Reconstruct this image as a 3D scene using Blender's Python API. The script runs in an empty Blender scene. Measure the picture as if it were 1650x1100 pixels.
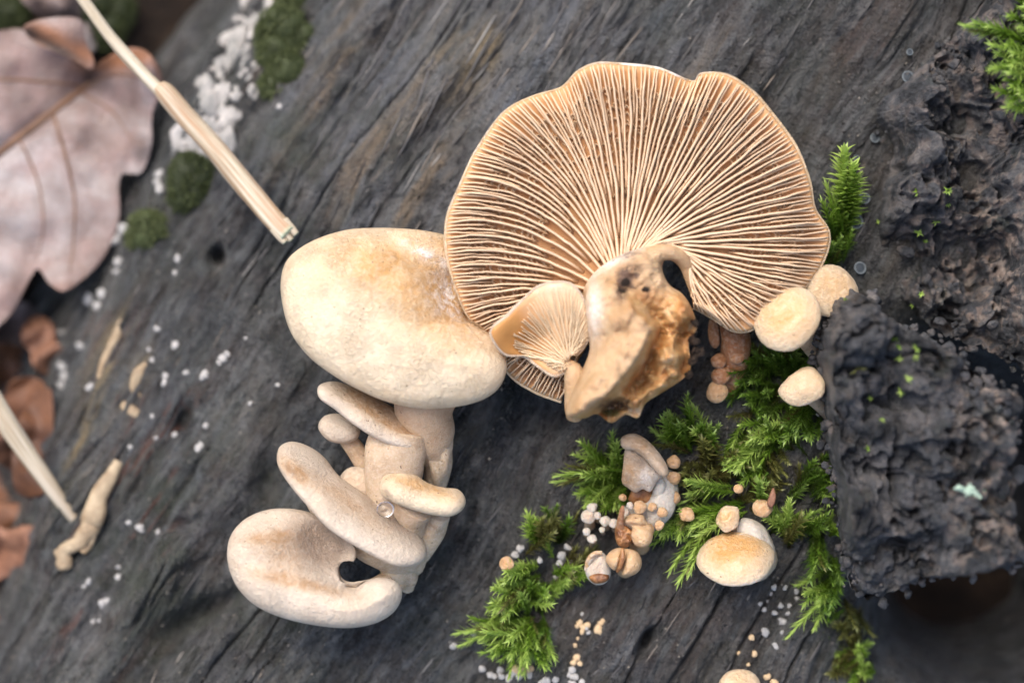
import bpy, bmesh, math, random
import numpy as np
from mathutils import Vector, Matrix, Euler

# ------------------------------------------------------------------ camera, sky, sun, exposure
scene = bpy.context.scene
scene.unit_settings.scale_length = 0.005          # one unit is half a centimetre: this is a macro view
COL = scene.collection
H = 40.0                                          # camera height over the log's crest
cam_d = bpy.data.cameras.new('camera')
cam = bpy.data.objects.new('camera', cam_d)
COL.objects.link(cam)
cam.location = (0, 0, H)
cam.rotation_euler = (0, 0, 0)
cam_d.sensor_width = 36
cam_d.lens = 36 * H / 16.5
cam_d.clip_start = 0.5
cam_d.clip_end = 20000
cam_d.dof.use_dof = True
cam_d.dof.focus_distance = H - 0.95
cam_d.dof.aperture_fstop = 0.066
scene.camera = cam

SUN_EL, SUN_AZ = math.radians(56), math.radians(-30)   # azimuth clockwise from +Y
world = bpy.data.worlds.new('World')
scene.world = world
world.use_nodes = True
wn = world.node_tree
wn.nodes.clear()
sky = wn.nodes.new('ShaderNodeTexSky')
sky.sky_type = 'NISHITA'
sky.sun_disc = False
sky.sun_elevation = SUN_EL
sky.sun_rotation = SUN_AZ
sky.dust_density = 4.0
sky.air_density = 1.0
bg = wn.nodes.new('ShaderNodeBackground')
bg.inputs['Strength'].default_value = 0.15
wo = wn.nodes.new('ShaderNodeOutputWorld')
wn.links.new(sky.outputs[0], bg.inputs[0])
wn.links.new(bg.outputs[0], wo.inputs[0])
sun_d = bpy.data.lights.new('sun', 'SUN')
sun_d.energy = 0.95
sun_d.angle = math.radians(35)
sun_d.color = (1.0, 0.99, 0.975)
sun = bpy.data.objects.new('sun', sun_d)
COL.objects.link(sun)
sd = Vector((math.sin(SUN_AZ) * math.cos(SUN_EL), math.cos(SUN_AZ) * math.cos(SUN_EL), math.sin(SUN_EL)))
sun.rotation_euler = sd.to_track_quat('Z', 'Y').to_euler()
sun.location = sd * 100
vs = scene.view_settings
vs.view_transform = 'Standard'
vs.look = 'None'
vs.exposure = 1.05
vs.gamma = 1
vs.use_curve_mapping = False
scene.cycles.use_denoising = True
scene.cycles.max_bounces = 6

random.seed(7)
RNG = np.random.default_rng(11)

# ------------------------------------------------------------------ noise
def _hash(i, j, seed):
    n = (i.astype(np.int64) * 374761393 + j.astype(np.int64) * 668265263 + seed * 974711) & 0x7fffffff
    n = ((n ^ (n >> 13)) * 1274126177) & 0x7fffffff
    n = (n ^ (n >> 16)) & 0xffff
    return n / 32767.5 - 1.0

def vnoise(x, y, seed=0):
    x = np.asarray(x, float); y = np.asarray(y, float)
    i = np.floor(x); j = np.floor(y)
    fx = x - i; fy = y - j
    fx = fx * fx * fx * (fx * (fx * 6 - 15) + 10); fy = fy * fy * fy * (fy * (fy * 6 - 15) + 10)
    a = _hash(i, j, seed); b = _hash(i + 1, j, seed); c = _hash(i, j + 1, seed); d = _hash(i + 1, j + 1, seed)
    return (a * (1 - fx) + b * fx) * (1 - fy) + (c * (1 - fx) + d * fx) * fy

def fbm(x, y, octv=4, seed=0, gain=0.5):
    s = 0; amp = 1.0; f = 1.0; tot = 0
    for k in range(octv):
        # rotate a little each octave so the lattice does not show
        c, sn = math.cos(0.6 * k), math.sin(0.6 * k)
        s = s + amp * vnoise((x * c - y * sn) * f + 17.3 * k, (x * sn + y * c) * f - 9.1 * k, seed + k)
        tot += amp; amp *= gain; f *= 2.03
    return s / tot

def fbm_aniso(u, v, octv=4, seed=0, gain=0.5):
    s = 0; amp = 1.0; f = 1.0; tot = 0
    for k in range(octv):
        s = s + amp * vnoise(u * f + 31.7 * k, v * f + 5.3 * k, seed + k)
        tot += amp; amp *= gain; f *= 2.1
    return s / tot

def sstep(a, b, x):
    t = np.clip((x - a) / (b - a), 0, 1)
    return t * t * (3 - 2 * t)

def gauss(x, y, cx, cy, rx, ry=None, ang=0.0):
    ry = ry or rx
    c, s = math.cos(math.radians(ang)), math.sin(math.radians(ang))
    dx, dy = x - cx, y - cy
    a = (dx * c + dy * s) / rx; b = (-dx * s + dy * c) / ry
    return np.exp(-(a * a + b * b))

# photograph pixel -> place on the sight line at height z, and back
def XY(px, py, z=0.0):
    k = (H - z) / H / 100.0
    return (px - 825) * k, (550 - py) * k

def PX(x, y, z=0.0):
    k = H / (H - z) * 100.0
    return x * k + 825, 550 - y * k

def srgb(r, g, b):
    f = lambda c: (c / 255 / 12.92) if c <= 10 else ((c / 255 + 0.055) / 1.055) ** 2.4
    return (f(r), f(g), f(b), 1)

# ------------------------------------------------------------------ node materials
class NT:
    def __init__(self, name):
        self.m = bpy.data.materials.new(name)
        self.m.use_nodes = True
        self.t = self.m.node_tree
        self.t.nodes.clear()
        self.out = self.t.nodes.new('ShaderNodeOutputMaterial')
    def n(self, typ, **kw):
        nd = self.t.nodes.new(typ)
        for k, v in kw.items():
            if k.startswith('i_'):
                self.put(nd, k[2:].replace('_', ' '), v)
            else:
                setattr(nd, k, v)
        return nd
    def put(self, nd, key, v):
        sock = nd.inputs[key]
        if isinstance(v, bpy.types.NodeSocket):
            self.t.links.new(v, sock)
        else:
            sock.default_value = v
    def attr(self, name, vec=False):
        nd = self.n('ShaderNodeAttribute'); nd.attribute_name = name
        return nd.outputs['Vector'] if vec else nd.outputs['Fac']
    def coord(self, scale=1.0, which='Object', sc3=None):
        c = self.n('ShaderNodeTexCoord').outputs[which]
        return self.vscale(c, sc3 or (scale,) * 3)
    def vscale(self, v, s):
        m = self.n('ShaderNodeVectorMath', operation='MULTIPLY')
        self.put(m, 0, v); m.inputs[1].default_value = s
        return m.outputs[0]
    def noise(self, vec, scale=1.0, detail=3.0, rough=0.55, dist=0.0):
        nd = self.n('ShaderNodeTexNoise')
        self.put(nd, 'Vector', vec)
        nd.inputs['Scale'].default_value = scale; nd.inputs['Detail'].default_value = detail
        nd.inputs['Roughness'].default_value = rough; nd.inputs['Distortion'].default_value = dist
        return nd.outputs['Fac']
    def voro(self, vec, scale=1.0, feature='F1', rnd=1.0):
        nd = self.n('ShaderNodeTexVoronoi', feature=feature)
        self.put(nd, 'Vector', vec); nd.inputs['Scale'].default_value = scale
        nd.inputs['Randomness'].default_value = rnd
        return nd.outputs['Distance']
    def ramp(self, fac, *stops):
        nd = self.n('ShaderNodeValToRGB')
        self.put(nd, 'Fac', fac)
        els = nd.color_ramp.elements
        while len(els) < len(stops): els.new(0.5)
        for e, (p, c) in zip(els, stops):
            e.position = p
            e.color = c if not isinstance(c, (int, float)) else (c, c, c, 1)
        return nd.outputs['Color']
    def mr(self, v, a, b, c=0.0, d=1.0):
        nd = self.n('ShaderNodeMapRange'); self.put(nd, 0, v)
        for k, q in zip((1, 2, 3, 4), (a, b, c, d)): nd.inputs[k].default_value = q
        return nd.outputs[0]
    def math(self, op, a, b=0.0):
        nd = self.n('ShaderNodeMath', operation=op)
        self.put(nd, 0, a); self.put(nd, 1, b)
        return nd.outputs[0]
    def mix(self, fac, a, b, mode='MIX'):
        nd = self.n('ShaderNodeMix', data_type='RGBA', blend_type=mode)
        self.put(nd, 0, fac); self.put(nd, 6, a); self.put(nd, 7, b)
        return nd.outputs[2]
    def bump(self, h, strength=0.5, dist=0.05, normal=None):
        nd = self.n('ShaderNodeBump')
        self.put(nd, 'Height', h); nd.inputs['Strength'].default_value = strength
        nd.inputs['Distance'].default_value = dist
        if normal is not None: self.put(nd, 'Normal', normal)
        return nd.outputs[0]
    def pbsdf(self, color, rough=0.6, spec=0.4, normal=None, sss=0.0, sss_scale=0.15, coat=0.0):
        p = self.n('ShaderNodeBsdfPrincipled')
        self.put(p, 'Base Color', color); self.put(p, 'Roughness', rough)
        self.put(p, 'Specular IOR Level', spec)
        if normal is not None: self.put(p, 'Normal', normal)
        if sss:
            p.inputs['Subsurface Weight'].default_value = sss
            p.inputs['Subsurface Radius'].default_value = (1.0, 0.5, 0.25)
            p.inputs['Subsurface Scale'].default_value = sss_scale
        if coat:
            p.inputs['Coat Weight'].default_value = coat; p.inputs['Coat Roughness'].default_value = 0.12
        return p.outputs[0]
    def done(self, sh):
        self.t.links.new(sh, self.out.inputs[0])
        return self.m

def cap_material(name, cream, blush, grey, rough=0.62, crackle=0.35, sss=0.08, coat=0.0):
    q = NT(name)
    co = q.coord(1.0)
    big = q.noise(co, 1.6, 4, 0.6)
    fine = q.noise(co, 14, 4, 0.6)
    c = q.mix(q.mr(big, 0.38, 0.72, 0.0, 0.20), cream, blush)
    b = q.math('MULTIPLY', q.attr('blush'), q.mr(q.noise(co, 4.5, 5, 0.65), 0.3, 0.6, 0.6, 1.0))
    c = q.mix(b, c, blush)
    g = q.math('MULTIPLY', q.attr('grey'), q.mr(fine, 0.3, 0.7, 0.6, 1.0))
    c = q.mix(g, c, grey)
    pw = q.math('MULTIPLY', q.attr('powder'), q.mr(q.noise(co, 7, 5, 0.7, 0.6), 0.42, 0.62, 0.0, 1.0))
    c = q.mix(pw, c, (0.80, 0.74, 0.68, 1))
    # pale mottling and brown specks
    c = q.mix(q.mr(fine, 0.45, 0.75, 0.0, 0.28), c, (0.80, 0.70, 0.56, 1))
    sp = q.noise(co, 9, 2, 0.5)
    sp2 = q.math('MULTIPLY', q.mr(q.noise(q.vscale(co, (1, 1.6, 1)), 17, 2, 0.5), 0.69, 0.72), q.mr(sp, 0.44, 0.54))
    c = q.mix(q.math('MULTIPLY', sp2, 0.85), c, (0.13, 0.06, 0.025, 1))
    wob = q.n('ShaderNodeTexNoise'); q.put(wob, 'Vector', co); wob.inputs['Scale'].default_value = 9
    cw = q.n('ShaderNodeVectorMath', operation='ADD'); q.put(cw, 0, q.vscale(co, (1, 1.35, 1))); q.put(cw, 1, q.vscale(wob.outputs['Color'], (.14, .14, .14)))
    crack = q.voro(cw.outputs[0], 19, 'DISTANCE_TO_EDGE')
    ck = q.math('MULTIPLY', q.mr(crack, 0.0, 0.10, 0.0, 1.0), q.mr(q.noise(co, 2.2, 3), 0.40, 0.68, 0.0, 1.0))
    h = q.math('ADD', q.math('MULTIPLY', ck, crackle), q.math('MULTIPLY', fine, 0.9))
    h = q.math('ADD', h, q.math('MULTIPLY', q.noise(co, 45, 3, 0.6), 0.35))
    nrm = q.bump(h, 0.8, 0.055)
    return q.done(q.pbsdf(c, rough, 0.35, nrm, sss, 0.16, coat))

CREAM = (0.655, 0.525, 0.36, 1); BLUSH = (0.55, 0.305, 0.115, 1); GREY = (0.27, 0.185, 0.12, 1)
M = {}
M['cap'] = cap_material('cream_cap_skin', CREAM, BLUSH, GREY, crackle=0.5)
M['cap_pale'] = cap_material('pale_cap_skin', (0.615, 0.51, 0.395, 1), (0.41, 0.235, 0.11, 1), (0.19, 0.125, 0.085, 1), crackle=0.3)
M['cap_wet'] = cap_material('moist_cap_skin', (0.66, 0.52, 0.35, 1), (0.56, 0.30, 0.10, 1), GREY, 0.36, 0.1, 0.2, 0.3)
M['bud'] = cap_material('bud_skin', (0.56, 0.355, 0.185, 1), (0.46, 0.20, 0.065, 1), GREY, 0.5, 0.3, 0.15)
M['bud_dark'] = cap_material('shaded_bud_skin', (0.33, 0.155, 0.07, 1), (0.27, 0.10, 0.035, 1), GREY, 0.45, 0.1, 0.3)  # darker bud skin: shade under the gills put into the colour
M['white_bud'] = cap_material('white_bud_skin', (0.54, 0.485, 0.41, 1), (0.46, 0.32, 0.21, 1), (0.45, 0.38, 0.32, 1), 0.75, 0.2, 0.3)

def stem_material():
    q = NT('felted_stem')
    co = q.coord(1.0)
    n1 = q.noise(q.vscale(co, (1, 1, 1)), 3, 5, 0.65)
    c = q.ramp(n1, (0.25, (0.36, 0.245, 0.155, 1)), (0.5, (0.56, 0.42, 0.28, 1)), (0.8, (0.70, 0.57, 0.42, 1)))
    fz = q.noise(co, 22, 4, 0.7)
    c = q.mix(q.mr(fz, 0.45, 0.75, 0, 0.55), c, (0.76, 0.66, 0.54, 1))
    c = q.mix(q.math('MULTIPLY', q.attr('blush'), 0.8), c, (0.42, 0.235, 0.12, 1))
    sp = q.mr(q.noise(co, 13, 2, 0.5), 0.70, 0.74)
    c = q.mix(q.math('MULTIPLY', sp, 0.8), c, (0.1, 0.06, 0.03, 1))
    nrm = q.bump(q.math('ADD', fz, q.math('MULTIPLY', q.noise(co, 55, 3), 0.6)), 0.6, 0.05)
    return q.done(q.pbsdf(c, 0.8, 0.2, nrm, 0.25, 0.15))
M['stem'] = stem_material()

def gill_material(name, lo, hi):
    q = NT(name)
    co = q.coord(1.0)
    n1 = q.noise(co, 2.2, 4, 0.6)
    c = q.mix(q.mr(n1, 0.3, 0.7), lo, hi)
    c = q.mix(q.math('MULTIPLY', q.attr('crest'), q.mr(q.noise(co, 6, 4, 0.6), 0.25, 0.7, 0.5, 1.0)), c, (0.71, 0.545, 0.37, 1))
    sp = q.mr(q.noise(co, 10, 2, 0.5), 0.72, 0.76)
    c = q.mix(q.math('MULTIPLY', sp, 0.7), c, (0.16, 0.08, 0.04, 1))
    nrm = q.bump(q.noise(co, 30, 3, 0.6), 0.35, 0.03)
    return q.done(q.pbsdf(c, 0.5, 0.4, nrm))
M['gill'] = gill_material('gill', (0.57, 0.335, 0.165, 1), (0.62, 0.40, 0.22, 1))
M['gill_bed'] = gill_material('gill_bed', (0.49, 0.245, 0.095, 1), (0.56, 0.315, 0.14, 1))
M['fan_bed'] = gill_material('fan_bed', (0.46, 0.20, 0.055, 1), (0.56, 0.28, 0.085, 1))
M['gill_pale'] = gill_material('pale_gill', (0.62, 0.46, 0.25, 1), (0.70, 0.56, 0.36, 1))

def torn_material():
    q = NT('torn_flesh')
    co = q.coord(1.0)
    n1 = q.noise(co, 2.6, 5, 0.6, 0.4)
    skin = q.ramp(n1, (0.3, (0.38, 0.22, 0.10, 1)), (0.6, (0.53, 0.355, 0.20, 1)))
    flesh = q.ramp(n1, (0.27, (0.25, 0.09, 0.025, 1)), (0.43, (0.43, 0.20, 0.065, 1)), (0.58, (0.56, 0.33, 0.14, 1)), (0.76, (0.62, 0.44, 0.28, 1)))
    c = q.mix(q.attr('torn'), skin, flesh)
    c = q.mix(q.math('MULTIPLY', q.attr('powder'), q.mr(q.noise(co, 8, 4, 0.7), 0.3, 0.6, 0.3, 1)), c, (0.78, 0.73, 0.66, 1))
    d = q.math('ADD', q.attr('dirt_dark'), q.mr(q.noise(co, 7, 3, 0.6), 0.62, 0.70, 0, 0.55))
    dn = q.math('MULTIPLY', d, q.mr(q.noise(co, 9, 4, 0.7), 0.3, 0.52, 0, 1))
    c = q.mix(q.mr(dn, 0.22, 0.75, 0, 0.92), c, (0.075, 0.036, 0.022, 1))
    c = q.mix(q.mr(q.attr('green'), 0.4, 0.8, 0, 0.8), c, (0.05, 0.06, 0.012, 1))
    nrm = q.bump(q.math('ADD', q.noise(co, 9, 5, 0.65), q.math('MULTIPLY', q.noise(co, 30, 3), 0.4)), 0.5, 0.08)
    rg = q.mr(q.attr('torn'), 0, 1, 0.55, 0.3)
    return q.done(q.pbsdf(c, rg, 0.45, nrm, 0.3, 0.15))
M['torn'] = torn_material()

def brown_torn_material():
    q = NT('brown_torn_flesh')
    co = q.coord(1.0)
    n1 = q.noise(co, 4.5, 5, 0.65, 0.3)
    c = q.ramp(n1, (0.3, (0.10, 0.035, 0.012, 1)), (0.5, (0.27, 0.115, 0.04, 1)), (0.7, (0.45, 0.23, 0.09, 1)))
    return q.done(q.pbsdf(c, 0.35, 0.5, q.bump(q.noise(co, 12, 4, 0.6), 0.6, 0.07), 0.2, 0.1))
M['brown_torn'] = brown_torn_material()

def soil_material(name='dark_soil', k=1.0):
    q = NT(name)
    co = q.coord(1.0)
    n1 = q.noise(co, 1.3, 6, 0.7)
    c = q.ramp(n1, (0.3, (0.010 * k, 0.008 * k, 0.007 * k, 1)), (0.55, (0.035 * k, 0.022 * k, 0.014 * k, 1)), (0.75, (0.08 * k, 0.05 * k, 0.03 * k, 1)))
    return q.done(q.pbsdf(c, 0.8, 0.25, q.bump(q.noise(co, 5, 6, 0.7), 0.9, 0.25)))
M['soil'] = soil_material(k=1.3)

def wood_material():
    q = NT('weathered_wood')
    g = q.attr('grain', True)                     # (along, across) the grain of the log
    co = q.coord(1.0)
    stretch = q.vscale(g, (0.11, 1.0, 1.0))
    st2 = q.vscale(g, (0.07, 1.0, 1.0))
    a = q.noise(stretch, 2.0, 8, 0.68, 0.4)
    b = q.noise(st2, 6.0, 5, 0.65, 0.3)
    iso = q.noise(co, 2.6, 8, 0.75)
    grit = q.noise(co, 19, 4, 0.7)
    c = q.ramp(q.math('ADD', q.math('MULTIPLY', a, 0.62), q.math('MULTIPLY', iso, 0.38)),
               (0.36, (0.010, 0.011, 0.012, 1)), (0.43, (0.040, 0.042, 0.043, 1)), (0.50, (0.105, 0.109, 0.108, 1)), (0.59, (0.235, 0.236, 0.228, 1)))
    # dark lines of the grain, grit
    c = q.mix(q.mr(b, 0.40, 0.54, 0.5, 0.0), c, (0.008, 0.008, 0.009, 1))
    c = q.mix(q.mr(grit, 0.52, 0.68, 0.0, 0.65), c, (0.13, 0.13, 0.128, 1))
    # pale worn fibres; sky reflection near the top is painted in with them
    pale = q.attr('pale')
    fib = q.math('MULTIPLY', pale, q.mr(q.noise(st2, 3.0, 6, 0.7, 0.6), 0.41, 0.56, 0.0, 0.9))
    c = q.mix(fib, c, q.ramp(q.noise(stretch, 2.2, 2), (0.35, (0.20, 0.215, 0.24, 1)), (0.55, (0.25, 0.245, 0.235, 1)), (0.68, (0.30, 0.23, 0.16, 1))))
    # worn brown wood, algae, rust-red threads, cream fibres
    br = q.math('MULTIPLY', q.attr('brown'), q.mr(q.noise(st2, 2.6, 5, 0.65), 0.38, 0.62))
    c = q.mix(q.math('MULTIPLY', br, 0.7), c, (0.135, 0.098, 0.080, 1))
    c = q.mix(q.mr(q.noise(q.vscale(g, (0.35, 1.0, 1.0)), 7.0, 6, 0.75), 0.53, 0.66, 0, 0.85), c, (0.008, 0.008, 0.008, 1))
    c = q.mix(q.mr(q.noise(q.vscale(g, (0.3, 1.0, 1.0)), 10.0, 5, 0.7), 0.56, 0.68, 0, 0.85), c, (0.19, 0.185, 0.175, 1))
    c = q.mix(q.mr(q.noise(co, 0.9, 6, 0.7), 0.52, 0.68, 0, 0.5), c, (0.075, 0.052, 0.038, 1))
    al = q.mr(q.noise(co, 0.75, 7, 0.72), 0.44, 0.62, 0, 0.65)
    c = q.mix(q.math('MULTIPLY', al, q.attr('algae')), c, (0.072, 0.082, 0.056, 1))
    rd = q.math('MULTIPLY', q.attr('rust'), q.mr(q.noise(stretch, 3.6, 4, 0.6), 0.56, 0.64))
    c = q.mix(q.math('MULTIPLY', rd, 0.75), c, (0.17, 0.055, 0.03, 1))
    cf = q.math('MULTIPLY', q.attr('cream'), q.mr(q.noise(stretch, 2.4, 5, 0.62), 0.44, 0.58))
    c = q.mix(cf, c, (0.36, 0.27, 0.15, 1))
    h = q.math('ADD', q.math('MULTIPLY', b, 0.55), q.math('ADD', q.math('MULTIPLY', q.noise(co, 7, 5, 0.7), 0.8), q.math('MULTIPLY', grit, 0.5)))
    h = q.math('ADD', h, q.math('MULTIPLY', q.noise(co, 45, 2, 0.6), 0.12))
    nrm = q.bump(h, 1.0, 0.30)
    rg = q.mr(q.noise(co, 1.6, 5, 0.7), 0.38, 0.66, 0.16, 0.5)
    return q.done(q.pbsdf(c, rg, 0.5, nrm))
M['wood'] = wood_material()

def bark_material():
    q = NT('old_bark')
    co = q.coord(1.0)
    n1 = q.noise(co, 1.7, 6, 0.68, 0.4)
    c = q.ramp(n1, (0.36, (0.010, 0.011, 0.012, 1)), (0.46, (0.036, 0.038, 0.042, 1)), (0.57, (0.085, 0.086, 0.090, 1)), (0.72, (0.18, 0.168, 0.158, 1)))
    pk = q.math('MULTIPLY', q.attr('pale'), q.mr(q.noise(co, 3.4, 5, 0.65, 0.5), 0.48, 0.62))
    c = q.mix(pk, c, q.ramp(q.noise(co, 5, 2), (0.4, (0.26, 0.19, 0.15, 1)), (0.65, (0.33, 0.27, 0.22, 1))))
    al = q.mr(q.noise(co, 1.2, 5, 0.7), 0.56, 0.7, 0, 0.5)
    c = q.mix(al, c, (0.045, 0.055, 0.038, 1))
    grit = q.noise(co, 16, 5, 0.7)
    c = q.mix(q.mr(grit, 0.5, 0.72, 0, 0.45), c, (0.11, 0.11, 0.115, 1))
    nrm = q.bump(q.math('ADD', q.noise(co, 7, 6, 0.7), q.math('MULTIPLY', grit, 0.4)), 0.9, 0.16)
    return q.done(q.pbsdf(c, q.mr(q.noise(co, 2, 4), 0.35, 0.65, 0.35, 0.65), 0.5, nrm))
M['bark'] = bark_material()

def leafy_material(name, stops, trans=0.35, rough=0.35, scale=1.0, spec=0.5):
    q = NT(name)
    oi = q.n('ShaderNodeObjectInfo').outputs['Random']
    f = q.math('ADD', q.math('MULTIPLY', q.attr('tint'), 0.60), q.math('MULTIPLY', oi, 0.46))
    c = q.ramp(f, *stops)
    p = q.pbsdf(c, rough, spec)
    tr = q.n('ShaderNodeBsdfTranslucent'); q.put(tr, 'Color', c)
    mx = q.n('ShaderNodeMixShader'); mx.inputs[0].default_value = trans
    q.t.links.new(p, mx.inputs[1]); q.t.links.new(tr.outputs[0], mx.inputs[2])
    return q.done(mx.outputs[0])
M['moss'] = leafy_material('moss_leaf', [(0.0, (0.055, 0.060, 0.012, 1)), (0.25, (0.065, 0.135, 0.012, 1)), (0.42, (0.205, 0.345, 0.033, 1)), (0.72, (0.45, 0.59, 0.14, 1))])
M['moss_dark'] = leafy_material('dark_moss_leaf', [(0.0, (0.045, 0.042, 0.014, 1)), (0.3, (0.055, 0.10, 0.014, 1)), (0.6, (0.13, 0.24, 0.025, 1)), (0.9, (0.30, 0.43, 0.10, 1))])  # darker green moss, mixed into most clumps
M['moss_old'] = leafy_material('olive_moss_leaf', [(0.0, (0.06, 0.045, 0.018, 1)), (0.4, (0.11, 0.10, 0.028, 1)), (0.75, (0.20, 0.21, 0.055, 1)), (1.0, (0.33, 0.33, 0.13, 1))])
M['cushion'] = leafy_material('cushion_moss', [(0.0, (0.030, 0.036, 0.016, 1)), (0.5, (0.075, 0.092, 0.034, 1)), (1.0, (0.15, 0.17, 0.075, 1))], 0.2, 0.6, 1.0, 0.25)

def plain(name, c1, c2, scale=4.0, rough=0.6, bump=0.4, spec=0.35, sss=0.0, sc3=None):
    q = NT(name)
    co = q.coord(1.0, sc3=sc3)
    n = q.noise(co, scale, 5, 0.62, 0.2)
    c = q.ramp(n, (0.3, c1), (0.7, c2))
    return q.done(q.pbsdf(c, rough, spec, q.bump(q.noise(co, scale * 3, 4, 0.6), bump, 0.06), sss))
M['white_crust'] = plain('white_crust', (0.17, 0.17, 0.155, 1), (0.52, 0.475, 0.43, 1), 2.2, 0.85)
M['bead'] = plain('white_bead', (0.28, 0.26, 0.235, 1), (0.54, 0.52, 0.49, 1), 3, 0.75)
M['tan_bead'] = plain('tan_bead', (0.52, 0.35, 0.18, 1), (0.66, 0.50, 0.32, 1), 6, 0.55)
M['disc'] = plain('grey_disc', (0.030, 0.036, 0.042, 1), (0.055, 0.066, 0.074, 1), 8, 0.4, 0.1, 0.3)
M['disc_rim'] = plain('grey_disc_rim', (0.11, 0.13, 0.14, 1), (0.17, 0.19, 0.20, 1), 8, 0.4, 0.1)
M['lichen'] = plain('lichen', (0.27, 0.38, 0.29, 1), (0.42, 0.53, 0.43, 1), 6, 0.8)
M['orange_leaf'] = plain('orange_leaf', (0.035, 0.013, 0.006, 1), (0.17, 0.065, 0.024, 1), 1.6, 0.6, 0.4, 0.5)
M['tan_wood'] = plain('tan_wood', (0.20, 0.13, 0.07, 1), (0.45, 0.35, 0.225, 1), 3.5, 0.6)
M['twig'] = plain('dry_brown_scale', (0.10, 0.04, 0.022, 1), (0.30, 0.15, 0.09, 1), 5, 0.6)

def straw_material():
    q = NT('dry_straw')
    g = q.attr('grain', True)
    s = q.vscale(g, (0.35, 5.0, 1.0))
    n = q.noise(s, 1.4, 5, 0.6, 0.2)
    c = q.ramp(n, (0.28, (0.22, 0.15, 0.085, 1)), (0.46, (0.47, 0.39, 0.27, 1)), (0.66, (0.64, 0.58, 0.46, 1)))
    c = q.mix(q.math('MULTIPLY', q.attr('blush'), q.mr(q.noise(s, 1.1, 4, 0.6), 0.4, 0.6)), c, (0.36, 0.20, 0.10, 1))
    c = q.mix(q.attr('green'), c, (0.40, 0.52, 0.36, 1))
    return q.done(q.pbsdf(c, 0.5, 0.4, q.bump(n, 0.5, 0.06)))
M['straw'] = straw_material()

def oak_material():
    q = NT('dead_oak_leaf')
    co = q.coord(1.0)
    n = q.noise(co, 0.55, 6, 0.62, 0.3)
    c = q.ramp(n, (0.3, (0.11, 0.065, 0.055, 1)), (0.46, (0.205, 0.15, 0.13, 1)), (0.64, (0.37, 0.325, 0.305, 1)))
    c = q.mix(q.mr(q.noise(co, 1.7, 4), 0.45, 0.7, 0, 0.45), c, (0.33, 0.205, 0.18, 1))
    ve = q.voro(co, 7, 'DISTANCE_TO_EDGE')
    c = q.mix(q.mr(ve, 0, 0.05, 0.35, 0), c, (0.22, 0.12, 0.07, 1))
    c = q.mix(q.math('MULTIPLY', q.attr('blush'), 0.9), c, (0.27, 0.105, 0.04, 1))
    dk = q.mr(q.noise(co, 2.6, 5, 0.7), 0.68, 0.74, 0, 0.75)
    c = q.mix(dk, c, (0.10, 0.06, 0.04, 1))
    c = q.mix(q.attr('dirt_dark'), c, (0.05, 0.03, 0.02, 1))
    return q.done(q.pbsdf(c, 0.55, 0.4, q.bump(q.math('ADD', q.noise(co, 3, 5), q.mr(ve, 0, 0.08)), 0.35, 0.08)))
M['oak'] = oak_material()
M['oak_vein'] = plain('oak_vein', (0.11, 0.055, 0.03, 1), (0.22, 0.12, 0.07, 1), 3, 0.5)

def water_material():
    q = NT('water')
    p = q.n('ShaderNodeBsdfPrincipled')
    p.inputs['Base Color'].default_value = (1, 1, 1, 1); p.inputs['Roughness'].default_value = 0.02
    p.inputs['IOR'].default_value = 1.33; p.inputs['Transmission Weight'].default_value = 1.0
    return q.done(p.outputs[0])
M['water'] = water_material()

# ------------------------------------------------------------------ objects
ORIGIN = {}
def thing(name, label, cat, base, group=None):
    o = bpy.data.objects.new(name, None)
    o.empty_display_size = 0.2
    COL.objects.link(o)
    o.location = base
    ORIGIN[o.name] = Vector(base)
    o['label'] = label; o['category'] = cat
    if group: o['group'] = group
    return o

def mesh_data(name, V, F, mat, attrs=None, smooth=True, weld=False):
    me = bpy.data.meshes.new(name)
    me.from_pydata([tuple(v) for v in V], [], [tuple(f) for f in F])
    for k, a in (attrs or {}).items():
        a = np.asarray(a, np.float32)
        if a.ndim == 2:
            at = me.attributes.new(k, 'FLOAT_VECTOR', 'POINT'); at.data.foreach_set('vector', a.ravel())
        else:
            at = me.attributes.new(k, 'FLOAT', 'POINT'); at.data.foreach_set('value', a)
    if weld:
        bm = bmesh.new(); bm.from_mesh(me)
        bmesh.ops.remove_doubles(bm, verts=bm.verts, dist=1e-4)
        bmesh.ops.recalc_face_normals(bm, faces=bm.faces)
        bm.to_mesh(me); bm.free()
    if smooth: me.shade_smooth()
    if mat: me.materials.append(mat)
    me.update()
    return me

def link(name, me, parent=None):
    o = bpy.data.objects.new(name, me)
    COL.objects.link(o)
    if parent: o.parent = parent
    ORIGIN[o.name] = ORIGIN.get(parent.name, Vector((0, 0, 0))) if parent else Vector((0, 0, 0))
    return o

def part(name, V, F, mat, parent, attrs=None, smooth=True, weld=False):
    """a mesh given in world coordinates, stored relative to its thing's base"""
    V = np.asarray(V, float) - np.array(ORIGIN[parent.name])
    return link(name, mesh_data(name, V, F, mat, attrs, smooth, weld), parent)

def solo(name, V, F, mat, label=None, cat=None, group=None, kind=None, base=None, attrs=None, smooth=True, weld=False):
    V = np.asarray(V, float)
    b = np.array(base if base is not None else (0, 0, 0), float)
    o = link(name, mesh_data(name, V - b, F, mat, attrs, smooth, weld))
    o.location = b
    ORIGIN[o.name] = Vector(b)
    if label: o['label'] = label
    if cat: o['category'] = cat
    if group: o['group'] = group
    if kind: o['kind'] = kind
    return o

# ------------------------------------------------------------------ the log's height field
GA = math.radians(57)
GX, GY = -math.cos(GA), -math.sin(GA)          # along the grain, down the picture
def log_uv(x, y):
    u = GX * x + GY * y
    v = -GY * x + GX * y
    return u, v

def log_uv_inv(u, v):
    return GX * u - GY * v, GY * u + GX * v

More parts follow.
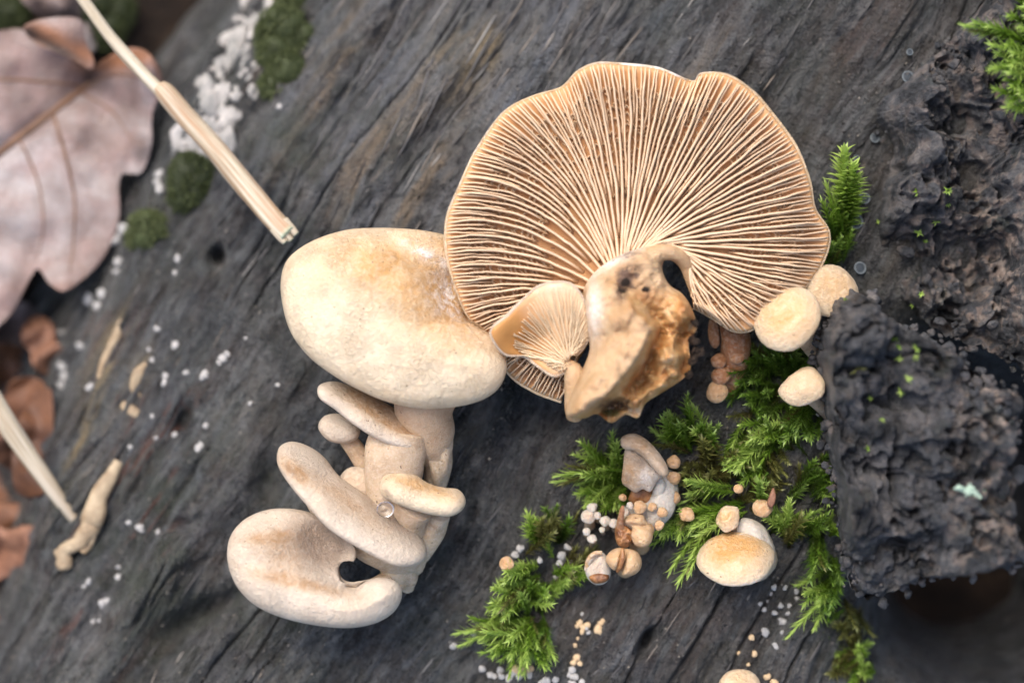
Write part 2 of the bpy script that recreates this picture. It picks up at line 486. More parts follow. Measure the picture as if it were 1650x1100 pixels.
def log_h(x, y, detail=True):
    x = np.asarray(x, float); y = np.asarray(y, float)
    u, v = log_uv(x, y)
    z = -np.where(v < 3, (v - 3) ** 2 / 44.0, (v - 3) ** 2 / 60.0)
    edge = -6.15 + 0.7 * vnoise(u * 0.35, v * 0.0 + 3.3, 5) + 0.25 * np.clip(u - 0, 0, 9)
    d = np.clip(edge - v, 0, 12)
    z = z - 1.1 * d - 0.05 * d * d
    z = np.maximum(z, -11)
    z = z + 0.28 * fbm(x * 0.28, y * 0.28, 3, 21)
    vw = v + 0.45 * fbm(x * 0.22 + 4, y * 0.22, 2, 77)
    z = z + 0.26 * fbm_aniso(u * 0.10, vw * 0.62, 3, 31)
    px, py = 825 + x * 100, 550 - y * 100
    # ledges and holes of this log
    z = z - 0.75 * gauss(px, py, 332, 407, 13, 17)
    z = z - 0.75 * gauss(px, py, 1043, 1034, 12, 24, 28)
    z = z + 0.18 * gauss(px, py, 1020, 1010, 26, 60, 30)
    z = z - 0.60 * gauss(px, py, 345, 985, 95, 22, -24) - 0.45 * gauss(px, py, 270, 1040, 90, 25, -40)
    z = z + 0.30 * gauss(px, py, 250, 930, 90, 40, -50)
    z = z - 0.5 * gauss(px, py, 425, 770, 22, 40, 15) - 0.35 * gauss(px, py, 280, 680, 14, 22)
    z = z - 0.30 * gauss(px, py, 285, 850, 40, 12, -10)
    # hollow at lower right under the bark, sunk deep to darken it with shade
    z = z - 8.5 * gauss(px, py, 1630, 1000, 150, 105) - 5.0 * gauss(px, py, 1740, 760, 150, 200)
    z = z - 0.35 * gauss(px, py, 880, 660, 140, 40) - 1.8 * gauss(px, py, 1570, 575, 120, 26, 26)  # second dip added under the bark crack so the gap turns dark
    if detail:
        vx = vw + 0.09 * fbm(x * 1.4, y * 1.4, 3, 88)
        z = z + 0.09 * fbm_aniso(u * 0.22, vx * 2.6, 4, 41)
        r = 1 - np.abs(fbm_aniso(u * 0.22, vx * 1.7, 3, 51))
        z = z - 0.13 * np.clip((r - 0.84) / 0.16, 0, 1) ** 1.5 * sstep(-.3, .4, fbm(x * .5, y * .5, 2, 53))
        vs3 = vw + 0.04 * fbm(x * 2.2, y * 2.2, 2, 89)
        ck = 1 - np.abs(fbm_aniso(u * 0.075, vs3 * 1.25, 3, 151))
        z = z - 0.20 * np.clip((ck - 0.962) / 0.038, 0, 1) * sstep(-.15, .2, fbm_aniso(u * .3, v * .6, 2, 152))
        st = (fbm_aniso(u * 0.13, vx * 1.5, 3, 91) + 0.25 * fbm(x * 1.1, y * 1.1, 3, 92)) * 5.5   # splintered layers
        fl = np.floor(st); z = z + 0.05 * (fl + sstep(0.0, 0.28, st - fl))
        z = z + 0.19 * fbm(x * 1.5, y * 1.5, 6, 61, 0.6) + 0.040 * fbm_aniso(u * 1.6, vx * 9.0, 2, 71)
    return z

def ground_pt(px, py, dz=0.0):
    """where a sight line meets the log"""
    z = 0.0
    for _ in range(12):
        x, y = XY(px, py, z)
        z = max(float(log_h(x, y)), float(soil_h(np.array(x), np.array(y)))) * 0.7 + z * 0.3
    x, y = XY(px, py, z)
    return Vector((x, y, z + dz))

def soil_h(x, y):
    u, v = log_uv(x, y)
    z = -6.2 + 0.5 * fbm(x * 0.35, y * 0.35, 4, 3) + np.where(np.hypot(x, y) > 60, 2.0 * fbm(x * 0.01, y * 0.01, 3, 9), 0)
    return z + 2.4 * np.exp(-((v + 10.5) / 3.0) ** 2) * np.exp(-(u / 14) ** 2)

def nonuni(a, b, inner, step, grow=1.25):
    mid = list(np.arange(inner[0], inner[1], step))
    lo = []; s = step; p = inner[0]
    while p > a:
        s *= grow; p -= s; lo.append(p)
    hi = []; s = step; p = mid[-1]
    while p < b:
        s *= grow; p += s; hi.append(p)
    return np.array(lo[::-1] + mid + hi)

def grid_faces(nu, nv, wrap_u=False):
    f = []
    for i in range(nu if wrap_u else nu - 1):
        a = i * nv; b = ((i + 1) % nu) * nv
        for j in range(nv - 1):
            f.append((a + j, b + j, b + j + 1, a + j + 1))
    return f

def build_log():
    us = nonuni(-45, 45, (-9.8, 9.8), 0.058)
    vs_ = nonuni(-14, 26, (-10.2, 10.2), 0.027)
    U, V = np.meshgrid(us, vs_, indexing='ij')
    X, Y = log_uv_inv(U, V)
    x = X.ravel(); y = Y.ravel()
    z = log_h(x, y)
    px, py = PX(x, y, z)
    vw = V.ravel() + 0.45 * fbm(x * 0.22 + 4, y * 0.22, 2, 77)
    grain = np.stack([U.ravel(), vw, z], 1)
    pale = (0.16 + 0.12 * fbm(x * .4, y * .4, 2, 12) + 1.0 * gauss(px, py, 800, 60, 330, 190) + 0.7 * gauss(px, py, 600, 200, 160, 170) + 0.4 * gauss(px, py, 640, 330, 140, 90) + 0.35 * gauss(px, py, 180, 650, 150, 200))
    brown = 0.95 * gauss(px, py, 1390, 60, 70, 130, 25) + 0.6 * gauss(px, py, 1080, 980, 240, 130) + 0.35 * gauss(px, py, 900, 720, 120, 80) + 0.3
    algae = 0.4 + 0.8 * gauss(px, py, 300, 900, 180, 170) + 0.5 * gauss(px, py, 480, 250, 200, 150)
    rust = 1.2 * gauss(px, py, 200, 850, 70, 250, 18) + 0.5 * gauss(px, py, 170, 560, 60, 120)
    cream = 1.0 * gauss(px, py, 180, 560, 22, 75, 22) + 0.9 * gauss(px, py, 135, 690, 18, 80, 18) + 0.9 * gauss(px, py, 225, 600, 16, 40, 18) + 0.8 * gauss(px, py, 775, 95, 25, 75, 27) + 0.5 * gauss(px, py, 690, 110, 16, 60, 27)
    cl = lambda a: np.clip(a, 0, 1)
    F = grid_faces(len(us), len(vs_))
    o = solo('fallen_log', np.stack([x, y, z], 1), F, M['wood'], 'dark wet fallen log with bare weathered grain under all the mushrooms', 'log',
             attrs=dict(grain=grain, pale=cl(pale), brown=cl(brown), algae=cl(algae), rust=cl(rust), cream=cl(cream)))
    return o
build_log()

def debris():
    rnd = random.Random(21)
    V = []; F = []; T = []
    for i in range(1500):
        px, py = rnd.uniform(-60, 1500), rnd.uniform(-60, 1160)
        top = math.exp(-((px - 760) / 380) ** 2 - ((py - 90) / 210) ** 2)
        if rnd.random() > 0.25 + 0.75 * top: continue
        x, y = XY(px, py, 0)
        L = rnd.uniform(.06, .30) * (1 + 1.6 * top); w = rnd.uniform(.006, .016) * (1 + .5 * top)
        a = GA + rnd.gauss(0, .13); d = np.array((-math.cos(a), -math.sin(a))); n = np.array((-d[1], d[0]))
        xs = np.array([x + d[0] * L * f for f in (-1, -.3, .4, 1)]); ys = np.array([y + d[1] * L * f for f in (-1, -.3, .4, 1)])
        zs = log_h(xs, ys) + rnd.uniform(.0, .03)
        b = len(V)
        for k, ww in enumerate((.35, 1, .9, .25)):
            for sgn, up in ((-1, 0), (0, .8), (1, 0)):
                V.append((xs[k] + n[0] * w * ww * sgn, ys[k] + n[1] * w * ww * sgn, zs[k] + up * w)); T.append(rnd.random() * .0 + (i * .618) % 1)
        for k in range(3):
            for j in range(2): F.append((b + k * 3 + j, b + k * 3 + j + 1, b + k * 3 + j + 4, b + k * 3 + j + 3))
    q = NT('wood_fibre')
    c = q.ramp(q.attr('tint'), (0.0, (0.02, 0.018, 0.018, 1)), (0.35, (0.06, 0.055, 0.05, 1)), (0.7, (0.09, 0.085, 0.085, 1)), (0.88, (0.15, 0.12, 0.09, 1)), (1.0, (0.22, 0.21, 0.195, 1)))
    solo('wood_fibres', V, F, q.done(q.pbsdf(c, .55, .4)), kind='stuff', attrs=dict(tint=T))
    V = []; F = []; T = []
    for i in range(7500):
        px, py = rnd.uniform(-40, 1480), rnd.uniform(-40, 1140)
        x, y = XY(px, py, 0); z = float(log_h(x, y)); r = rnd.uniform(.008, .026) * (1.5 if rnd.random() < .06 else 1)
        b = len(V)
        for dx, dy, dz in ((1, 0, .1), (-.2, .9, 0), (-.9, -.2, .1), (.1, -1, 0), (0, .1, .9)):
            V.append((x + dx * r * rnd.uniform(.7, 1.3), y + dy * r * rnd.uniform(.7, 1.3), z + dz * r * rnd.uniform(.6, 1.3))); T.append((i * .618) % 1)
        F += [(b, b + 1, b + 4), (b + 1, b + 2, b + 4), (b + 2, b + 3, b + 4), (b + 3, b, b + 4)]
    q = NT('wood_grit')
    c = q.ramp(q.attr('tint'), (0.0, (0.012, 0.011, 0.011, 1)), (0.5, (0.04, 0.036, 0.033, 1)), (0.8, (0.11, 0.10, 0.09, 1)), (0.97, (0.24, 0.21, 0.17, 1)))
    solo('wood_grit', V, F, q.done(q.pbsdf(c, .45, .5)), kind='stuff', attrs=dict(tint=T), smooth=False)
debris()

# forest floor
def build_ground():
    g = np.concatenate([-np.geomspace(4000, 30, 24), np.linspace(-28, 28, 90), np.geomspace(30, 4000, 24)])
    Xg, Yg = np.meshgrid(g, g, indexing='ij')
    x, y = Xg.ravel(), Yg.ravel()
    z = -6.2 + 0.5 * fbm(x * 0.35, y * 0.35, 4, 3) + np.where(np.hypot(x, y) > 60, 2.0 * fbm(x * 0.01, y * 0.01, 3, 9), 0)
    u, v = log_uv(x, y)
    z = z + 2.4 * np.exp(-((v + 10.5) / 3.0) ** 2) * np.exp(-(u / 14) ** 2)
    solo('ground', np.stack([x, y, z], 1), grid_faces(len(g), len(g)), M['soil'], kind='structure')
build_ground()

# ------------------------------------------------------------------ shapes
def catmull(P, n, closed=False):
    P = np.asarray(P, float)
    m = len(P)
    t = np.linspace(0, m if closed else m - 1, n, endpoint=not closed)
    i = np.floor(t).astype(int)
    if not closed: i = np.minimum(i, m - 2)
    f = (t - i)[:, None]
    g = lambda k: P[(i + k) % m] if closed else P[np.clip(i + k, 0, m - 1)]
    p0, p1, p2, p3 = g(-1), g(0), g(1), g(2)
    return 0.5 * (2 * p1 + (p2 - p0) * f + (2 * p0 - 5 * p1 + 4 * p2 - p3) * f ** 2 + (3 * p1 - p0 - 3 * p2 + p3) * f ** 3)

def poly_dist(P, L):
    """distance of points P to polyline L"""
    best = np.full(len(P), 1e9)
    for a, b in zip(L[:-1], L[1:]):
        ab = b - a
        q = ab @ ab
        if q < 1e-12: continue
        t = np.clip(((P - a) @ ab) / q, 0, 1)
        d = np.hypot(*(P - a - t[:, None] * ab).T)
        best = np.minimum(best, d)
    return best

def lobe_surface(keys, zfun, ttop, tbot, w, nT=90, nS=26, closed=False, disp=None, edge_attach=False, wb=None):
    """keys: (attach, mid, outer) pixel triples along the margin; a rounded closed body between the attachment and the margin.
    zfun(px, py) is the height of the middle sheet.  Returns V, F, px, py, top flag, s"""
    A = catmull([k[0] for k in keys], nT, closed); Mi = catmull([k[1] for k in keys], nT, closed); O = catmull([k[2] for k in keys], nT, closed)
    s = np.sin(np.linspace(0, 1, nS) * math.pi / 2)
    s = 0.35 * np.linspace(0, 1, nS) + 0.65 * s
    S = s[None, :, None]
    P = A[:, None] * (2 * (S - .5) * (S - 1)) + Mi[:, None] * (4 * S * (1 - S)) + O[:, None] * (2 * S * (S - .5))
    flat = P.reshape(-1, 2)
    if closed: L = np.vstack([O, O[:1]])
    else:
        L = np.vstack([P[0, ::3], O, P[-1, ::-3]])
        if edge_attach: L = np.vstack([L, A[::-1]])
    d = poly_dist(flat, L)
    d = d.reshape(nT, nS); d[:, -1] = 0
    if not closed: d[0] = 0; d[-1] = 0
    if edge_attach and not closed: d[:, 0] = 0
    d = d.ravel()
    def f(ww):
        e = np.clip(d / ww, 0, 1)
        return np.sqrt(np.clip(1 - (1 - e) ** 2, 0, 1))
    zm = zfun(flat[:, 0], flat[:, 1])
    ft, fb = f(w), f(wb or w)
    dz = disp(flat[:, 0], flat[:, 1], d) * np.minimum(ft * 1.5, 1) if disp else 0
    zt = zm + ttop * ft + dz
    zb = zm - tbot * fb
    xt, yt = XY(flat[:, 0], flat[:, 1], zm); xb, yb = xt, yt
    top = np.stack([xt, yt, zt], 1).reshape(nT, nS, 3); bot = np.stack([xb, yb, zb], 1).reshape(nT, nS, 3)[:, ::-1]
    ring = np.concatenate([top, bot[:, 1:]], 1)
    n2 = ring.shape[1]
    V = ring.reshape(-1, 3)
    F = []
    for i in range(nT if closed else nT - 1):
        a = i * n2; b = ((i + 1) % nT) * n2
        for j in range(n2 - 1):
            F.append((a + j, a + j + 1, b + j + 1, b + j))
        if not closed or not np.allclose(A[0], A[1]):
            F.append((a + n2 - 1, a, b, b + n2 - 1))
    pk = np.concatenate([P, P[:, ::-1][:, 1:]], 1).reshape(-1, 2)
    isTop = np.concatenate([np.ones((nT, nS)), np.zeros((nT, nS - 1))], 1).ravel()
    return V, F, pk[:, 0], pk[:, 1], isTop

def lobe(name, keys, zfun, ttop, tbot, w, mat, parent, blush=None, grey=None, powder=None, extra=None, label=None, **kw):
    V, F, px, py, tp = lobe_surface(keys, zfun, ttop, tbot, w, **kw)
    z0 = np.zeros(len(V))
    at = dict(blush=np.clip(blush(px, py), 0, 1) if blush else z0, grey=np.clip(grey(px, py), 0, 1) if grey else z0,
              powder=np.clip(powder(px, py), 0, 1) if powder else z0)
    for k, fn in (extra or {}).items(): at[k] = np.clip(fn(px, py), 0, 1)
    o = part(name, V, F, mat, parent, at, weld=True)
    if label: o['label'] = label
    return o

def ring_keys(outline, c):
    c = np.array(c, float)
    return [(c, (c + np.array(p, float)) / 2, np.array(p, float)) for p in outline]

def fan_keys(outer, attach):
    """pairs each outer point with a point on the attachment polyline"""
    n = len(outer)
    a = catmull(attach, n) if len(attach) > 1 else np.repeat(np.array(attach, float), n, 0)
    return [(a[i], (a[i] + np.array(outer[i], float)) / 2, np.array(outer[i], float)) for i in range(n)]

def tube(path, nseg=24, sides=14, closed_ends=True, seed=0, amp=0.06, flat=1.0, freq=1.5):
    """path: (x,y,z,r) world; returns V, F, grain"""
    P = catmull(path, nseg)
    C, R = P[:, :3], P[:, 3]
    V = []; G = []; F = []
    up = np.array((0, 0, 1.0)); L = 0
    for i in range(nseg):
        t = C[min(i + 1, nseg - 1)] - C[max(i - 1, 0)]
        t = t / (np.linalg.norm(t) + 1e-9)
        a = np.cross(t, up)
        if np.linalg.norm(a) < 0.15: a = np.cross(t, (1.0, 0, 0))
        a /= np.linalg.norm(a); b = np.cross(a, t)
        if i: L += np.linalg.norm(C[i] - C[i - 1])
        for k in range(sides):
            th = 2 * math.pi * k / sides
            rr = R[i] * (1 + amp * float(vnoise(math.cos(th) * freq + seed * 7.7 + 1.3 * math.sin(i * 0.12 + seed), math.sin(th) * freq + 1.1 * math.sin(i * 0.093 + 1), seed)))
            V.append(C[i] + a * (math.cos(th) * rr) + b * (math.sin(th) * rr * flat))
            G.append((L, k / sides * 2 * math.pi * 0.3, 0))
    for i in range(nseg - 1):
        for k in range(sides):
            a0 = i * sides + k; a1 = i * sides + (k + 1) % sides
            F.append((a0, a1, a1 + sides, a0 + sides))
    if closed_ends:
        F.append(tuple(range(sides))[::-1]); F.append(tuple((nseg - 1) * sides + k for k in range(sides)))
    return np.array(V), F, np.array(G)

def W(px, py, z, r=None):
    x, y = XY(px, py, z)
    return (x, y, z) if r is None else (x, y, z, r / 100.0)

def stem(name, pts, parent, mat=None, blush=0.0, amp=0.10, seed=1, nseg=26, flat=1.0, label=None, sides=18):
    V, F, G = tube([W(*p) for p in pts], nseg, sides, seed=seed, amp=amp, flat=flat)
    n = nseg; s = sides
    b = np.repeat(np.linspace(1, 0, n), s) * blush
    z0 = np.zeros(len(V))
    o = part(name, V, F, mat or M['stem'], parent, dict(blush=b, grey=z0, powder=z0, grain=G))
    if label: o['label'] = label
    return o

PROFILE = [(0, .56), (.22, .55), (.45, .495), (.66, .39), (.83, .245), (.94, .10), (.995, -.03), (.985, -.13), (.90, -.21), (.74, -.235), (.52, -.21), (.30, -.20), (.0, -.20)]
def button_mesh(r, hk=1.0, seed=0, sides=24, lump=0.07, prof=PROFILE, ell=1.0, dimple=0.0):
    pr = catmull(prof, 22)
    V = []; F = []
    n = len(pr)
    for k in range(sides):
        th = 2 * math.pi * k / sides
        for i, (a, z) in enumerate(pr):
            ns = 1 + lump * float(vnoise(math.cos(th) * 1.3 * a + seed * 3.1, math.sin(th) * 1.3 * a - seed * 1.7, seed))
            ns2 = lump * 0.8 * float(vnoise(math.cos(th) * 2.1 * a + seed, math.sin(th) * 2.1 * a, seed + 5))
            zz = z - dimple * math.exp(-(a / .35) ** 2) * (1 if z > 0 else 0)
            V.append((a * math.cos(th) * r * ns, a * math.sin(th) * r * ns * ell, (zz + ns2) * r * hk))
    for k in range(sides):
        a = k * n; b = ((k + 1) % sides) * n
        for i in range(n - 1): F.append((a + i, a + i + 1, b + i + 1, b + i))
    return np.array(V), F

def orient(V, c, axis, spin=0.0):
    q = Vector(axis).normalized().to_track_quat('Z', 'Y').to_matrix() @ Matrix.Rotation(spin, 3, 'Z')
    return np.array(V) @ np.array(q).T + np.array(c)

def button_cap(name, px, py, z, r, axis, parent, mat, hk=1.0, ell=1.0, spin=0.0, seed=0, blush=0.4, lump=0.07, dimple=0.0, label=None):
    V, F = button_mesh(r / 100.0, hk, seed, lump=lump, ell=ell, dimple=dimple)
    loc = np.hypot(V[:, 0], V[:, 1]) / (r / 100.0)
    top = V[:, 2] > -0.05 * r / 100
    b = blush * np.clip(1 - loc ** 2, 0, 1) * top
    pw = np.where(top, 0, 0.5)
    V = orient(V, W(px, py, z), axis, spin)
    o = part(name, V, F, mat, parent, dict(blush=b, grey=np.zeros(len(V)), powder=pw), weld=True)
    if label: o['label'] = label
    return o

def uv_ball(r, sides=16, rings=10, sq=(1, 1, 1)):
    V = []; F = []
    for i in range(rings + 1):
        a = math.pi * i / rings
        for k in range(sides):
            b = 2 * math.pi * k / sides
            V.append((r * sq[0] * math.sin(a) * math.cos(b), r * sq[1] * math.sin(a) * math.sin(b), r * sq[2] * math.cos(a)))
    for i in range(rings):
        for k in range(sides):
            a = i * sides + k; b = i * sides + (k + 1) % sides
            F.append((a, a + sides, b + sides, b))
    return np.array(V), F

# ------------------------------------------------------------------ bark slabs on the right
def bark_slab(name, label, outline, c, zfun, thick, pale, seed, nT=420, nS=150, w=12, jagk=0.06):
    out = catmull(outline, 420, True)
    k = np.arange(420)
    cc = np.array(c, float)
    jag = 1 + jagk * fbm(k * 0.16, k * 0.0 + seed, 5, seed, .72)[:, None]
    out = cc + (out - cc) * jag
    b = thing(name, label, 'bark', W(c[0], c[1], float(zfun(np.array([c[0]], float), np.array([c[1]], float))[0]) - thick))
    def disp(px, py, d):
        x, y = (px - 825) / 100, (550 - py) / 100
        lump = fbm(x * 1.15, y * 1.15, 4, seed + 3)
        r = 1 - np.abs(fbm(x * 0.9 + 7, y * 1.3, 3, seed + 9))
        crack = np.clip((r - 0.86) / 0.14, 0, 1)
        r2 = 1 - np.abs(fbm(x * 2.6 + 1, y * 2.2, 3, seed + 15))
        crack2 = np.clip((r2 - 0.84) / 0.16, 0, 1)
        bil = np.abs(fbm(x * 1.9 + 3, y * 1.9, 4, seed + 31)) * 2
        tq = (fbm(x * 0.8 + 5, y * 0.8, 4, seed + 71) + .10 * fbm(x * 5, y * 5, 2, seed + 72)) * 5.0
        tf = np.floor(tq); terr = (tf + sstep(0, .16, tq - tf)) * 0.26
        return terr + 0.5 * lump + 0.30 * fbm(x * 0.55 + 2, y * 0.55, 2, seed + 40) - 0.30 * crack * sstep(-.1, .3, lump) + 0.08 * bil - 0.06 * crack2 + 0.17 * fbm(x * 3.0, y * 3.0, 5, seed + 22, .62) - 0.30 * np.clip((1 - np.abs(fbm(x * 1.7, y * 2.3, 4, seed + 51)) - .80) / .2, 0, 1) * sstep(0, .3, fbm(x * .8, y * .8, 2, seed + 60))
    lobe('bark_face', ring_keys(out, c), zfun, 0.55, thick, w, M['bark'], b, extra=dict(pale=pale), nT=nT, nS=nS, closed=True, disp=disp, wb=110)
    return b

UP_Z = lambda px, py: -0.30 + np.clip((px - 1400) / 240, 0, 2.2) * 1.2 + 0.25 * gauss(px, py, 1450, 190, 50, 40)
UP_OUT = [(1600, -20), (1540, 55), (1500, 95), (1455, 135), (1415, 165), (1412, 195), (1440, 228), (1428, 275), (1418, 330), (1412, 395), (1425, 445), (1475, 500), (1520, 535), (1560, 555), (1610, 572), (1660, 602),
          (1800, 660), (1990, 560), (2060, 300), (2010, 0), (1880, -260), (1720, -280), (1640, -140)]
bark_up = bark_slab('bark_slab', 'rough grey bark slab at upper right, above the black crack', UP_OUT, (1700, 230), UP_Z, 1.2,
                    lambda px, py: 0.3 + 0.8 * gauss(px, py, 1600, 420, 110, 150) + 0.6 * gauss(px, py, 1600, 120, 90, 90), 101, w=50, jagk=0.03)
LO_Z = lambda px, py: 1.15 + np.clip((px - 1330) / 300, 0, 1.2) * 1.15
LO_OUT = [(1332, 512), (1346, 490), (1370, 472), (1394, 474), (1412, 498), (1448, 528), (1488, 548), (1526, 564), (1560, 592), (1588, 616), (1634, 632), (1640, 660), (1626, 720), (1628, 800), (1640, 880), (1632, 905),
          (1580, 915), (1520, 925), (1470, 930), (1420, 960), (1385, 955), (1362, 915), (1352, 850), (1346, 780), (1334, 720), (1332, 660), (1318, 590), (1322, 540)]
bark_lo = bark_slab('bark_slab', 'broken dark bark block beside the small caps, with a pale green lichen flake on it', LO_OUT, (1480, 730), LO_Z, 1.6,
                    lambda px, py: 0.15 + 0.95 * sstep(1480, 1600, px) * 0.9, 131, nT=340, nS=150)

def crumbs(parent, outline, c, zf, seed, n):
    rnd = random.Random(seed); V = []; F = []
    O = catmull(outline, 300, True)
    for i in range(n):
        o = O[rnd.randrange(300)]; t = rnd.random() ** 2.5 * .3 - .03
        p = o + (np.array(c) - o) * t + np.array((rnd.gauss(0, 6), rnd.gauss(0, 6)))
        if p[0] > 1720 or (1290 < p[0] < 1385 and p[1] < 520): continue
        z = float(zf(p[:1], p[1:])[0]) + rnd.uniform(.05, .5) * min(1, t * 8 + .3); r = rnd.uniform(.02, .09) * (1.6 if rnd.random() < .15 else 1)
        v, f = uv_ball(r, 7, 5, (1, rnd.uniform(.6, 1), rnd.uniform(.5, .9)))
        v = v * (1 + .55 * vnoise(v[:, 0] / r * 1.3 + i, v[:, 1] / r * 1.3 + v[:, 2] / r, 4))[:, None]
        v = orient(v, (*XY(p[0], p[1], z), z), (rnd.uniform(-1, 1), rnd.uniform(-1, 1), 1))
        b = len(V); V += list(map(tuple, v)); F += [tuple(q + b for q in x) for x in f]
    o = part('bark_crumbs', V, F, M['bark'], parent, dict(pale=np.zeros(len(V)) + .3)); o['kind'] = 'stuff'

crumbs(bark_up, UP_OUT, (1700, 230), UP_Z, 5, 130)
crumbs(bark_lo, LO_OUT, (1480, 730), LO_Z, 6, 360)

# ------------------------------------------------------------------ the big upturned mushroom
GK = [((945, 535), (925, 590), (905, 646)), ((945, 515), (897, 572), (862, 630)), ((945, 500), (880, 545), (820, 601)), ((945, 488), (862, 508), (783, 540)), ((946, 478), (852, 482), (752, 505)),
      ((948, 468), (846, 453), (733, 457)), ((954, 456), (840, 408), (720, 405)), ((964, 444), (850, 365), (722, 350)), ((972, 434), (868, 332), (741, 300)), ((979, 426), (890, 302), (768, 243)),
      ((984, 419), (915, 285), (812, 182)), ((988, 415), (936, 275), (858, 156)), ((992, 413), (953, 268), (905, 142)), ((996, 412), (972, 258), (932, 116)), ((1000, 411), (990, 252), (962, 103)),
      ((1003, 410), (1012, 250), (1005, 105)), ((1008, 409), (1040, 252), (1062, 112)), ((1014, 407), (1064, 258), (1115, 132)), ((1018, 406), (1078, 262), (1132, 119)), ((1022, 405), (1095, 268), (1172, 122)),
      ((1028, 402), (1115, 278), (1212, 148)), ((1034, 400), (1135, 290), (1244, 185)), ((1041, 398), (1155, 310), (1281, 236)), ((1050, 395), (1173, 335), (1304, 292)), ((1058, 393), (1183, 358), (1313, 336)),
      ((1066, 392), (1191, 383), (1336, 376)), ((1077, 394), (1195, 408), (1326, 420)), ((1090, 399), (1182, 436), (1296, 462)), ((1100, 407), (1166, 455), (1242, 500)), ((1106, 416), (1147, 466), (1212, 530)),
      ((1109, 425), (1132, 472), (1180, 532)), ((1111, 432), (1121, 470), (1146, 511)), ((1112, 440), (1113, 466), (1117, 496))]
def gcap_z(px, py):
    r = np.hypot((px - 1015) / 330, (py - 400) / 290)
    z = 1.25 + 0.28 * np.clip(r, 0, 1.2) ** 2
    z = z - 0.55 * gauss(px, py, 830, 640, 130, 110)       # the lower left of the cap tucks under its neighbours
    z = z + 0.10 * gauss(px, py, 935, 120, 30) - 0.16 * gauss(px, py, 905, 142, 22) - 0.22 * gauss(px, py, 1117, 131, 22) + 0.08 * gauss(px, py, 1170, 122, 40)
    z = z - 0.3 * gauss(px, py, 1330, 400, 50, 80)
    return z
gm = thing('gilled_mushroom', 'large upturned mushroom showing a full fan of tan gills and its torn stem', 'mushroom', W(1020, 560, 0.3))
G_T, G_B, G_W = 0.08, 0.22, 8
GKC = [(tuple(np.array(a) + (0.62 if i < 23 else 0.0) * (np.array((1015, 485)) - np.array(a))), None, o) for i, (a, m, o) in enumerate(GK)]
GKC = [(a, tuple(np.array(GK[i][1]) * 0.9 + 0.1 * np.array(a)), o) for i, (a, _, o) in enumerate(GKC)]
lobe('cap', GKC, gcap_z, G_T, G_B, G_W, M['gill_bed'], gm, nT=260, nS=44,
     extra=dict(crest=lambda px, py: 0 * px))
# the felted skin of the cap's far side, a rim standing out past the gill bed
def cap_rim():
    O = catmull([k[2] for k in GK], 260)
    zc = gcap_z(O[:, 0], O[:, 1]) - 0.02
    path = [W(a, b, c, 3.0) for (a, b), c in zip(O, zc)]
    V, F, G = tube(path, 320, 8, seed=4, amp=0.5, freq=0.7)
    z0 = np.zeros(len(V))
    px, py = PX(V[:, 0], V[:, 1], V[:, 2])
    pw = np.clip(1.2 * gauss(px, py, 1060, 108, 90, 30) + 0.5 * gauss(px, py, 760, 260, 60, 120), 0, 1)
    part('cap_rim', V, F, M['cap'], gm, dict(blush=z0 + 0.45, grey=z0, powder=pw))
cap_rim()

